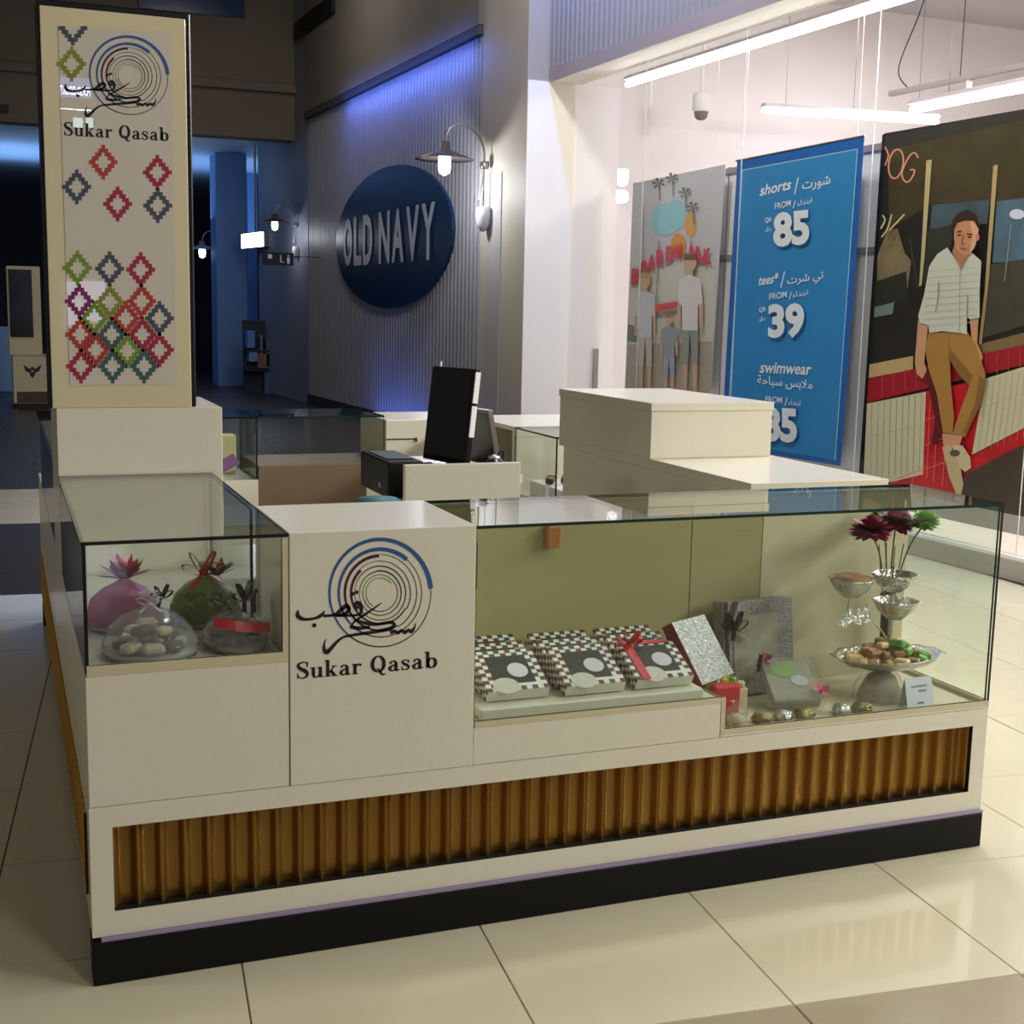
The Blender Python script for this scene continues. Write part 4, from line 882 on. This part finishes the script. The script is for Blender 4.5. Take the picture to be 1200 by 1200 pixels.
head('shorts', 'short', (890, 230), (926, 222), (940, 225.5), (973, 218.5), 13, ((931, 228), (935.5, 208)))
head('tees*', 'tee', (888, 335), (910.5, 331.5), (922.5, 338), (965, 331), 12.5, ((915, 337), (919.5, 318)))
P.text('swimwear', (890, 437), (949.5, 439.5), 13, WP, .018, lean=2.5); P.text(AR['swim'], (887.5, 453), (952, 459), 14, WP, .01)
def frm(a, b, sl, c, d): P.text('FROM', a, b, 7.5, WP, .01); P.line([(*sl, 1.), (sl[0]+2.5, sl[1]-9, 1.)], WP); P.text(AR['from'], c, d, 8, WP)
frm((908, 245.5), (926.5, 241.5), (929.5, 244), (934.5, 243), (951.5, 239)); frm((901.5, 351.5), (922, 348.5), (925, 351), (929, 350), (947, 347)); frm((897, 471.5), (916.5, 472.5), (920, 475), (924, 475.5), (938, 477))
for (n_, a, b, h) in (('85', (906, 290.5), (948.5, 286), 41), ('39', (900, 397.5), (942.5, 395.5), 41), ('85', (893, 517), (934, 519.5), 41)):
    P.text(n_, (a[0]+1.5, a[1]+2), (b[0]+1.5, b[1]+2), h, (18, 84, 150), .045); P.text(n_, a, b, h, WP, .045)
for (x, y) in ((896.5, 262), (889.5, 367), (883, 486)): P.text('QR', (x, y), (x+8, y-1.3), 6.5, WP, .01); P.text(AR['rial'], (x+.5, y+10), (x+7, y+9), 6, WP, .01)
P.M.build('print', bn)
M = MB(); a, b = pxs(863, 188.5, BS+.003), pxs(1013.5, 159, BS+.003); M.tube([a, b], .008, STEEL, 8); M.build('top_rod', bn)
M = MB()
for x, y in ((872, 186.5), (1005, 160.5)): a = pxs(x, y, BS+.003); M.tube([a, Vector((a.x, a.y, 4.85))], .0022, WHITE, 5)
M.build('hanging_wire', bn)
# large photo poster of a seated man
mp = thing('photo_poster', 'large photo poster of a seated man in white shirt and tan trousers', 'poster', fw(.36, .6, .3))
PS = .345
u1 = pxf(1036, 157, PS)[0]; u0 = pxf(1255, 115, PS)[0]; zb_, zt_ = .34, 2.845
M = MB(FAC); M.bbox(PS, PS+.02, u0, u1, zb_, zt_, pmat((34, 30, 24)), .002); M.build('board', mp)
P = Print(PS-.0005, (u0, u1, zb_, zt_))
mot = lambda n, c, s_=30: mat(n, c, .45, noise=.45, nscale=s_)
P.poly([(1040, 170), (1092, 160), (1200, 138), (1258, 126), (1258, 240), (1095, 238), (1042, 268)], mot('poster_brown', (74, 64, 38), 5))
P.poly([(1036, 160), (1260, 112), (1260, 128), (1036, 176)], (52, 48, 42))
P.poly([(1092, 240), (1160, 234), (1157, 262), (1090, 268)], mot('poster_teal', (72, 88, 96), 8)); P.poly([(1168, 236), (1258, 225), (1258, 300), (1163, 308)], mot('poster_teal2', (84, 110, 126), 8))
P.poly([(1086, 270), (1118, 262), (1110, 320), (1080, 335)], mot('poster_green', (54, 56, 42), 12)); P.poly([(1160, 310), (1258, 296), (1258, 372), (1152, 396)], mot('poster_grey', (72, 70, 56), 8))
P.poly([(1028, 300), (1040, 270), (1052, 268), (1060, 296), (1068, 306), (1062, 350), (1028, 356)], mot('poster_tan', (128, 112, 82), 10)); P.poly([(1026, 330), (1062, 318), (1064, 352), (1024, 366)], (38, 42, 28)); P.poly([(1025, 360), (1048, 354), (1046, 368), (1024, 372)], (110, 130, 120))
P.poly(disc(1192, 251, 9, 6), (214, 222, 240)); P.line([(1185, 262, 1.2), (1177, 330, 1.2)], (150, 150, 140)); P.line([(1066, 278, .8), (1076, 340, .8)], (90, 90, 70))
P.poly([(1085.5, 188), (1092, 187), (1083.5, 300), (1080, 334), (1077, 336), (1080, 290)], (196, 180, 132)); P.poly([(1164, 194), (1169.5, 193), (1158.5, 330), (1150, 408), (1146, 408), (1154, 340)], (190, 162, 112))
P.poly([(1019, 427), (1070, 417), (1070, 433), (1018, 443)], (196, 166, 116)); P.poly([(1146, 404), (1258, 382), (1258, 398), (1146, 417)], (128, 106, 66))
P.poly([(1018, 444), (1258, 398), (1258, 422), (1016, 472)], (160, 18, 34))
for k in range(17):
    x = 1034+k*13.5; y = 441-(x-1018)*.19
    if x < 1080 or x > 1155: P.line([(x, y, .8), (x-.8, y+26, .8)], (196, 70, 72))
P.poly([(1083, 459), (1155, 444), (1140, 534), (1258, 494), (1258, 516), (1132, 556), (1122, 594), (1040, 572), (1046, 563), (1081, 555)], mot('poster_red', (196, 22, 30), 6))
P.poly([(1016, 473), (1085, 459), (1081.5, 556), (1043, 565), (1012, 560)], (208, 202, 168)); P.poly([(1154, 444), (1258, 423), (1258, 494), (1139, 533)], (206, 200, 166))
for k in range(9): P.line([(1022+k*7.2, 471-k*1.45, .5), (1020+k*7.1, 562-k*1.2, .5)], (158, 152, 124))
for k in range(14): P.line([(1158+k*7.2, 443-k*1.5, .5), (1146+k*7.6, 530-k*2.4, .5)], (162, 156, 128))
P.line([(1015, 512, .5), (1083, 497, .5)], (170, 164, 134)); P.line([(1150, 478, .5), (1258, 454, .5)], (170, 164, 134))
for a, b in (((1085, 492), (1100, 487)), ((1083, 522), (1125, 505)), ((1048, 562), (1106, 542)), ((1090, 470), (1086, 560)), ((1098, 500), (1094, 565)), ((1108, 520), (1104, 570)), ((1070, 558), (1068, 572))): P.line([(*a, .8), (*b, .8)], (232, 110, 100))
P.poly([(1122, 594), (1132, 556), (1258, 516), (1258, 629), (1247, 626)], mot('poster_floor', (66, 50, 34), 6))
P.poly([(1085, 440), (1095, 450), (1105, 505), (1098, 520), (1091, 522), (1096, 490)], (92, 14, 24))
SK = (206, 152, 112)
P.poly([(1076, 374), (1088, 378), (1083, 424), (1086, 434), (1081, 444), (1074, 438), (1072, 424), (1074, 400)], SK); P.poly([(1136, 370), (1147, 370), (1145, 402), (1152, 418), (1149, 425), (1143, 420), (1139, 400)], SK)
TR = (172, 126, 58); TRD = (138, 98, 42)
P.poly([(1088, 390), (1133, 388), (1144, 405), (1154, 436), (1155, 446), (1148, 476), (1131, 512), (1116, 508), (1124, 485), (1136, 452), (1124, 440), (1113, 422), (1114, 446), (1118, 490), (1116, 509), (1105, 507), (1098, 462), (1088, 432), (1084, 408)], TR)
P.poly([(1113, 422), (1124, 440), (1136, 452), (1140, 440), (1126, 424), (1114, 408)], TRD); P.poly([(1148, 440), (1155, 446), (1148, 476), (1134, 506), (1128, 508), (1142, 474)], TRD); P.line([(1112, 398, 1.), (1112, 424, 1.)], TRD)
P.poly([(1104, 508), (1116, 509), (1116, 526), (1106, 524)], SK); P.poly([(1116, 509), (1128, 511), (1124, 524), (1114, 524)], SK)
SHO = (196, 176, 132)
P.poly([(1104, 524), (1113, 522), (1124, 540), (1129, 568), (1126, 580), (1121, 580), (1112, 558)], SHO); P.poly([(1116, 522), (1128, 522), (1137, 536), (1138, 548), (1131, 553), (1125, 548), (1120, 536)], (206, 190, 150)); P.poly(disc(1119, 531, 6, 4), (96, 90, 70))
P.poly([(1110, 290), (1098, 298), (1089, 312), (1083, 345), (1076, 370), (1078, 378), (1088, 381), (1089, 390), (1104, 388), (1124, 390), (1133, 392), (1133, 372), (1137, 374), (1148, 372), (1148, 340), (1150, 306), (1140, 297), (1134, 294), (1124, 310)], (206, 208, 192))
for k in range(9): y = 318+k*8; P.line([(1088-k*.6, y, .7), (1147, y-5, .7)], (180, 188, 172))
P.line([(1100, 330, 1.2), (1099, 350, 1.2), (1096, 366, 1.)], (142, 148, 130)); P.line([(1134, 346, 1.2), (1133, 372, 1.2)], (142, 148, 130)); P.line([(1125, 312, .8), (1124, 388, .8)], (170, 176, 158))
P.poly([(1119, 284), (1138, 288), (1135, 298), (1126, 315), (1116, 296)], (176, 122, 88))
P.poly([(1118, 266), (1121, 256), (1130, 252), (1141, 255), (1146, 264), (1146, 276), (1143, 288), (1136, 298), (1128, 299), (1121, 292), (1118, 280)], (200, 142, 104)); P.poly([(1137, 258), (1147, 266), (1146, 276), (1142, 290), (1136, 298), (1139, 280)], (226, 170, 130)); P.poly(disc(1145.5, 278, 2.3, 4), (206, 140, 106))
P.poly([(1115, 272), (1116, 258), (1123, 249), (1134, 246), (1144, 251), (1148, 264), (1146, 268), (1142, 259), (1132, 258), (1122, 261), (1118, 270)], (58, 32, 22))
P.line([(1121, 272, 1.4), (1127, 271, 1.4)], (70, 42, 30)); P.line([(1133, 274, 1.4), (1140, 275, 1.4)], (70, 42, 30)); P.line([(1122, 275.5, 1.6), (1126, 275.5, 1.6)], (60, 40, 36)); P.line([(1134, 277.5, 1.6), (1138, 278, 1.6)], (60, 40, 36))
P.line([(1129, 274, 1.), (1127, 285, 1.4), (1130, 286, 1.2)], (158, 104, 74)); P.line([(1125, 291, 1.6), (1133, 292, 1.6)], (150, 84, 70))
NEO = (232, 150, 120)
P.line([(1050+8.5*math.cos(t*.5236)+2*math.sin(t*.5236), 192-17*math.sin(t*.5236), 1.8) for t in range(13)], NEO); P.line([(1076, 185, 1.8), (1072, 179, 1.8), (1065, 184, 1.8), (1057, 202, 1.8), (1060, 212, 1.8), (1066, 212, 1.8), (1072, 200, 1.8), (1066, 199, 1.8)], NEO); P.line([(1037, 172, 1.6), (1041, 182, 1.6), (1037, 194, 1.6)], NEO)
for st_ in ([(1034, 252, 1.8), (1037, 258, 1.8), (1032, 268, 1.8)], [(1045, 251, 1.8), (1040, 268, 1.8), (1033, 278, 1.6)], [(1060, 251, 1.8), (1042, 270, 1.8)]): P.line(st_, (206, 196, 150))
P.M.build('print', mp)
panel('edge_strip', PS-.004, .02, ((1034, 158), (1037, 157), (1011, 565), (1006, 563)), BLACKM, mp)

# ---- things hanging inside the shop
TUBE = emis('tube_glow', (255, 250, 255), 12.0); HOUS = mat('tube_housing', (214, 208, 214), .5)
def tube_light(name, label, A, B, par_h=.05, top=4.855):
    A, B = Vector(A), Vector(B); c = (A+B)/2; t = thing(name, label, 'ceiling light', FAC @ Matrix.Translation((c.x, c.y, min(A.z, B.z)-.03)), 'tube lights in the shop'); d = (B-A).normalized()
    M = MB(FAC); M.tube([A, B], .028, TUBE, 10); M.build('tube', t, True)
    M = MB(FAC); sd = Vector((-d.y, d.x, 0))*.05
    up = Vector((0, 0, .036)); up2 = Vector((0, 0, par_h+.02))
    P8 = [A-sd+up, B-sd+up, B+sd+up, A+sd+up, A-sd*.6+up2, B-sd*.6+up2, B+sd*.6+up2, A+sd*.6+up2]
    for q in ((3, 2, 1, 0), (4, 5, 6, 7), (0, 1, 5, 4), (1, 2, 6, 5), (2, 3, 7, 6), (3, 0, 4, 7)): M.face([P8[i] for i in q], HOUS)
    M.build('housing', t)
    M = MB(FAC)
    for f in (.12, .5, .88): p = A+(B-A)*f; M.tube([p+up2, (p.x, p.y, top)], .003, STEEL, 5)
    M.build('cable', t); return t
tube_light('tube_light', 'long slanting tube light nearest the shop window header', (.15, 5.05, 3.665), (.15, -3.5, 3.665), top=3.775)
tube_light('tube_light', 'tube light hung across the shop above the blue banner', (1.50, 4.8, 3.50), (3.62, 4.8, 3.55))
tube_light('tube_light', 'tube light along the track above the photo poster', (1.0, 2.05, 3.12), (1.0, -1.2, 3.12))
tk = thing('spot_track', 'grey lighting track with spots above the photo poster', 'track light', FAC @ Matrix.Translation((1.15, .8, 3.2)))
M = MB(FAC); M.box(1.13, 1.17, -1.2, 2.5, 3.29, 3.33, STEEL); M.build('rail', tk)
for u in (1.62, .92, .3, -.3):
    M = MB(FAC); M.tube([(1.15, u, 3.289), (1.15, u, 3.22)], .022, WHITE, 10); M.tube([(1.15, u, 3.22), (1.12, u, 3.15)], [.035, .05], WHITE, 12); h = M.build('spot_head', tk, True)
    M = MB(FAC); M.tube([(1.1195, u, 3.149), (1.119, u, 3.147)], .042, TUBE, 12); M.build('lens', h)
M = MB(FAC); M.tube([(1.15, 1.72, 3.33), (1.15, 1.72, 4.855)], .004, BLACKM, 5); M.tube(smooth_path([(1.15, 2.3, 3.33), (1.15, 2.42, 3.5), (1.15, 2.2, 3.9), (1.15, 2.05, 4.3), (1.15, 2.05, 4.855)]), .005, BLACKM, 5); M.build('cable', tk)
cv = thing('dome_camera', 'white dome security camera on a pole inside the shop', 'security camera', FAC @ Matrix.Translation((.9, 4.95, 3.38)))
M = MB(FAC); M.tube([(.9, 4.95, 3.62), (.9, 4.95, 4.855)], .018, WHITE, 10); M.build('pole', cv)
M = MB(FAC); M.lathe([(0, .25), (.08, .25), (.085, .24), (.085, .10), (.07, .08)], (.9, 4.95, 3.38), WHITE, 20); M.build('housing', cv, True)
M = MB(FAC); M.lathe([(.07, .085), (.06, .03), (.035, .005), (0, 0)], (.9, 4.95, 3.38), mat('dome_grey', (120, 118, 120), .2), 20); M.build('dome', cv, True)

# ================================================================== CORRUGATED WALL SIGN AND LAMPS
os_ = thing('oval_sign', 'large blue oval OLD NAVY sign on the corrugated wall', 'sign', FAC @ Matrix.Translation((SP, 10.2, 1.55)))
ON = mat('sign_blue', (14, 44, 72), .3); ONL = mat('sign_letters', (190, 190, 190), .4)
cu, cz, ru, rz = 10.2, 2.44, 2.36, .89
M = MB(FAC); e = disc(cu, cz, ru, rz, 64); M.face([(SP-.04, u, z) for u, z in e], ON)
for a, b in zip(e, e[1:]+e[:1]): M.face([(SP-.04, *a), (SP-.001, *a), (SP-.001, *b), (SP-.04, *b)], ON)
M.build('disc', os_)
x = 12.15; WID = (('O', .55), ('L', .48), ('D', .55), (' ', .22), ('N', .6), ('A', .62), ('V', .62), ('Y', .62))
tot = sum(w for _, w in WID); sc_ = 3.85/tot
for ch, w in WID:
    w *= sc_
    if ch != ' ':
        M = MB(FAC); 
        for dpt in (0,):
            for q in text_polys(ch, .03): M.face([(SP-.047, x-a*w*.84, 2.12+b*.66) for a, b in q], ONL)
        M.build('letter', os_)
    x -= w
def wall_lamp(label, M0, power, scale_light=True):
    L = thing('wall_lamp', label, 'wall lamp', M0, 'gooseneck wall lamps')
    A = MB(M0); A.tube(smooth_path([(0, 0, .42), (-.005, 0, .60), (-.10, 0, .76), (-.27, 0, .83), (-.39, 0, .77), (-.44, 0, .64)]), .011, STEEL, 8); A.tube([(0, 0, .42), (0, 0, .02)], .008, STEEL, 6); A.tube(smooth_path([(0, 0, .40), (-.02, 0, .25), (-.06, 0, .06)]), .006, STEEL, 6); A.build('arm', L, True)
    A = MB(M0); A.lathe([(.045, .43), (.05, .5), (.03, .5)], (.005, 0, -.03), STEEL, 12); A.build('joint', L, True)
    A = MB(M0); A.lathe([(0, .64), (.055, .64), (.06, .56), (.09, .55), (.30, .47), (.305, .462), (.09, .525), (0, .535)], (-.44, 0, 0), mat('shade_metal', (112, 100, 92), .4, metal=.6), 28); A.build('shade', L, True)
    A = MB(M0); A.lathe([(0, .52), (.06, .51), (.066, .40), (.055, .33), (0, .30)], (-.44, 0, 0), emis('bulb_glow', (225, 230, 255), 14.0), 16); A.build('bulb', L, True)
    A = MB(M0); A.lathe([(0, .0), (.075, 0), (.08, -.09), (.07, -.17), (.03, -.24), (0, -.25)], (.0, 0, 0), mat('lamp_cup', (176, 172, 176), .5), 18); A.build('mount_cup', L, True)
    if power:
        l = bpy.data.lights.new('lamp_light', 'POINT'); l.energy = power; l.shadow_soft_size = .07; l.color = (.86, .9, 1)
        lo = bpy.data.objects.new('lamp_light', l); COL.objects.link(lo); lo.location = M0 @ Vector((-.44, 0, .2))
    return L
wall_lamp('gooseneck wall lamp with lit bulb on the grey pillar beside the oval sign', FAC @ Matrix.Translation((SP-.085, 6.82, 2.61)), 40)
def px_u(x, y, u):
    n = FAC.to_3x3() @ Vector((0, 1, 0)); p0 = fw(0, u, 0); d = ray(x, y); return FI @ (CAM + d*((p0-CAM).dot(n)/d.dot(n)))
q = px_u(322, 264, 14.9); wall_lamp('lit gooseneck wall lamp on the far blue grey pillar', FAC @ Matrix.Translation((q.x+.44*.78, 14.9, q.z-.41*.78)) @ Matrix.Scale(.78, 4), 9)
pq = px(237, 296, 1, 24.0); wall_lamp('farthest lit gooseneck wall lamp, beside the tower sign', Matrix.Translation((pq.x+.44, 24.0, pq.z-.41)), 0)

# ================================================================== FAR HALL
ls_ = thing('lit_shop_sign', 'bright white lit sign box in the far hall', 'lit sign', (0, 0, 0)); 
a, b = px(283, 285, 1, 21.6), px(309, 285, 1, 20.4); zt = px(296, 273, 1, 21).z; zb = px(296, 290, 1, 21).z
ROOT[ls_.name] = Matrix.Translation((a.x, a.y, zb)); ls_.matrix_world = ROOT[ls_.name]
nrm = (b-a).cross(Vector((0, 0, 1))).normalized(); nrm = -nrm if nrm.y > 0 else nrm
M = MB(); A = [Vector((a.x, a.y, zb)), Vector((b.x, b.y, zb)), Vector((b.x, b.y, zt)), Vector((a.x, a.y, zt))]
M.face([p+nrm*.001 for p in A], emis('sign_glow', (245, 250, 255), 6.0)); M.build('lit_face', ls_)
M = MB(); Bk = [p-nrm*.12 for p in A]; 
for i in range(4): j = (i+1) % 4; M.face([A[i], A[j], Bk[j], Bk[i]], STEEL)
M.face(Bk[::-1], STEEL); M.build('box', ls_)
M = MB(); p = (A[2]+A[3]+Bk[2]+Bk[3])/4; M.tube([p, (p.x, p.y, 4.35)], .02, STEEL, 6); M.build('hanger', ls_)
ds = thing('direction_sign', 'black hanging direction sign with white lift and toilet symbols', 'sign', px(328, 310, 1, 17.0))
a, b = px(309, 310, 1, 17.0), px(344, 310, 1, 17.0); z1 = px(330, 296, 1, 17.0).z
M = MB(); M.bbox(a.x, b.x, 17.0, 17.06, a.z, z1, BLACKM, .004); M.build('board', ds)
M = MB(); M.tube([(b.x, 17.03, z1-.05), (4.452, 17.03, z1-.05)], .006, BLACKM, 6); M.build('rod', ds)
def dsf(x, y): p = px(x, y, 1, 16.998); return (p.x, 16.9985, p.z)
SW = mat('sign_white', (220, 220, 224), .5)
M = MB(); flat(M, [[(314, 298), (319, 298), (319, 303), (314, 303)]], SW, dsf); flat(M, stroke([(329, 299, 1.2), (329, 307, 1.2), (333, 307, 1.2)], False), SW, dsf); flat(M, [disc(338, 300, 1.2), [(336, 302), (340, 302), (339.4, 309), (336.6, 309)]], SW, dsf); M.build('symbols', ds)
SHELFW = mat('far_shelf', (120, 150, 190), .5)
sh = thing('far_shop_rack', 'rack of goods in a dim shop opening of the far hall', 'rack', px(308, 455, 2, 0))
Yr = 20.5
for (x0, x1, y0, y1, c) in ((290, 299, 388, 408, (90, 130, 190)), (292, 302, 412, 424, (110, 140, 170)), (305, 308, 392, 416, (110, 110, 120)), (312, 319, 398, 430, (90, 90, 84)), (302, 316, 414, 432, (120, 84, 70)), (310, 322, 436, 462, (60, 80, 110))):
    p, q = px(x0, y1, 1, Yr), px(x1, y0, 1, Yr); M = MB(); M.bbox(p.x, q.x, Yr, Yr+.25, p.z, q.z, pmat(c), .01); M.build('goods', sh)
p, q = px(289, 470, 1, Yr), px(324, 376, 1, Yr); M = MB(); M.box(p.x, q.x, Yr+.26, Yr+.34, 0.0, q.z, HALLD); M.build('rack_back', sh)
for yy in (410, 433, 464): z = px(300, yy, 1, Yr).z; M = MB(); M.box(p.x, q.x, Yr-.02, Yr+.26, z-.03, z, HALLD); M.build('shelf', sh)
# another kiosk far behind on the left
fk = thing('far_kiosk', 'distant cream kiosk with dark screen tower and winged emblem', 'kiosk', (px(35, 478, 2, 0).x, 17.6, 0))
YK = 17.5
def fkx(x): return px(x, 440, 1, YK).x
def fkz(y): return px(30, y, 1, YK).z
FKM = mat('far_kiosk_cream', (196, 184, 146), .5)
M = MB(); M.bbox(fkx(15), fkx(62), YK, YK+1.2, .06, fkz(418), FKM, .01); M.build('body', fk)
M = MB(); M.box(fkx(17), fkx(60), YK+.05, YK+1.1, 0, .06, BLACKM); M.build('plinth', fk)
M = MB(); M.box(fkx(19), fkx(58), YK-.01, YK-.001, fkz(472), fkz(459), mat('far_kiosk_brown', (74, 44, 22), .5)); M.build('fluted_panel', fk)
M = MB(); M.bbox(fkx(12), fkx(52), YK+.5, YK+.7, fkz(418), fkz(311), FKM, .01); M.build('tower', fk)
M = MB(); M.box(fkx(14.5), fkx(42), YK+.48, YK+.499, fkz(396), fkz(315), mat('far_screen', (14, 14, 16), .15)); M.build('screen', fk)
def fke(x, y): p = px(x, y, 1, YK-.003); return (p.x, YK-.003, p.z)
M = MB(); flat(M, [[(27, 427), (33, 431), (37, 433), (36, 437), (30, 435)], [(49, 427), (43, 431), (39, 433), (40, 437), (46, 435)], [(34, 436), (42, 436), (40, 441), (38, 443), (36, 441)], disc(38, 432, 2, 2.4, 10)], INK, fke); M.build('emblem', fk)
M = MB(); p = px(3, 470, 1, 21.); M.bbox(p.x-1.2, p.x+.35, 21., 21.3, 0, px(3, 383, 1, 21.).z, mat('far_panel_blue', (120, 160, 205), .5), .02); tag(M.build('far_display_panel'), 'pale blue display panel at the left edge beyond the distant kiosk', 'panel')
# dark recess slots high on the wall above the sign
for k, (x, y) in enumerate(((357, 31), (368, 22), (382, 12))):
    s0 = SP-.05; c = FI @ pxs(x, y, s0); M = MB(FAC); M.bbox(s0-.05, s0-.002, c.y-.5, c.y+.5, c.z-.13, c.z+.13, BLACKM, .01); tag(M.build('wall_vent'), 'dark vent slot high above the corrugated wall, %s' % ('lowest', 'middle', 'highest')[k]+' of the stepped three', 'vent', 'stepped wall vents')
# hanging sign behind the viewer whose mirror image shows on the tower face
def mir(x, y, Yp):
    d = ray(x, y); h = CAM+d*((1.176-CAM.y)/d.y); d2 = Vector((d.x, -d.y, d.z)); return h+d2*((Yp-h.y)/d2.y)
fs = thing('food_court_sign', 'blue lit hanging FOOD COURT sign of the mall behind the viewer', 'sign', mir(88, 108, -12.5))
a, b = mir(68, 113, -12.5), mir(108, 91, -12.5); x0, x1 = sorted((a.x, b.x)); z0, z1 = sorted((a.z, b.z)); zlow = mir(88, 152, -12.5).z
M = MB(); M.bbox(x0, x1, -12.6, -12.52, zlow, z1, BLACKM, .005); M.build('board', fs)
M = MB(); M.box(x0+.01, x1-.01, -12.519, -12.515, z0, z1-.01, emis('sign_blue_glow', (110, 130, 215), 8.0)); M.build('blue_panel', fs)
M = MB(); 
for q in text_polys('FOOD COURT', .01): M.face([(x1-.03-(x1-x0-.06)*aa, -12.512, z0+.03+(z1-z0)*.42*bb) for aa, bb in q], emis('sign_text_glow', (235, 245, 255), 34.0))
M.build('lettering', fs)
GLOW = MATS['sign_text_glow']; M = MB(); zl = mir(88, 128, -12.5).z; M.box(x0+.02, x1-.02, -12.519, -12.515, zl-.006, zl+.006, GLOW)
for xa, xb in ((86, 97), (101, 109)):
    p, q = mir(xa, 149, -12.5), mir(xb, 138, -12.5); M.box(min(p.x, q.x), max(p.x, q.x), -12.519, -12.515, min(p.z, q.z), max(p.z, q.z), mat('sign_icon_glow', (20, 20, 20), emit=(190, 225, 225), es=14))
M.build('icons', fs)
lw = thing('lit_shop_window', 'lit shop window across the mall behind the viewer', 'window', mir(98, 384, -12.8))
for (xa, ya, xb, yb) in ((75, 345, 97, 330), (99, 352, 123, 330), (75, 382, 97, 349), (99, 376, 121, 356)):
    p, q = mir(xa, ya, -12.8), mir(xb, yb, -12.8); M = MB(); M.box(min(p.x, q.x), max(p.x, q.x), -12.82, -12.80, min(p.z, q.z), max(p.z, q.z), mat('window_glow', (20, 20, 20), emit=(215, 215, 245), es=6.5)); M.build('pane', lw)
p, q = mir(73, 384, -12.8), mir(125, 328, -12.8); M = MB(); M.box(min(p.x, q.x), max(p.x, q.x), -12.9, -12.83, 0, max(p.z, q.z)+.1, WHITE); M.build('frame', lw)
M = MB(); M.tube([(x0+.05, -12.56, z1), (x0+.05, -12.56, 6.6)], .015, BLACKM, 6); M.tube([(x1-.05, -12.56, z1), (x1-.05, -12.56, 6.6)], .015, BLACKM, 6); M.build('rods', fs)
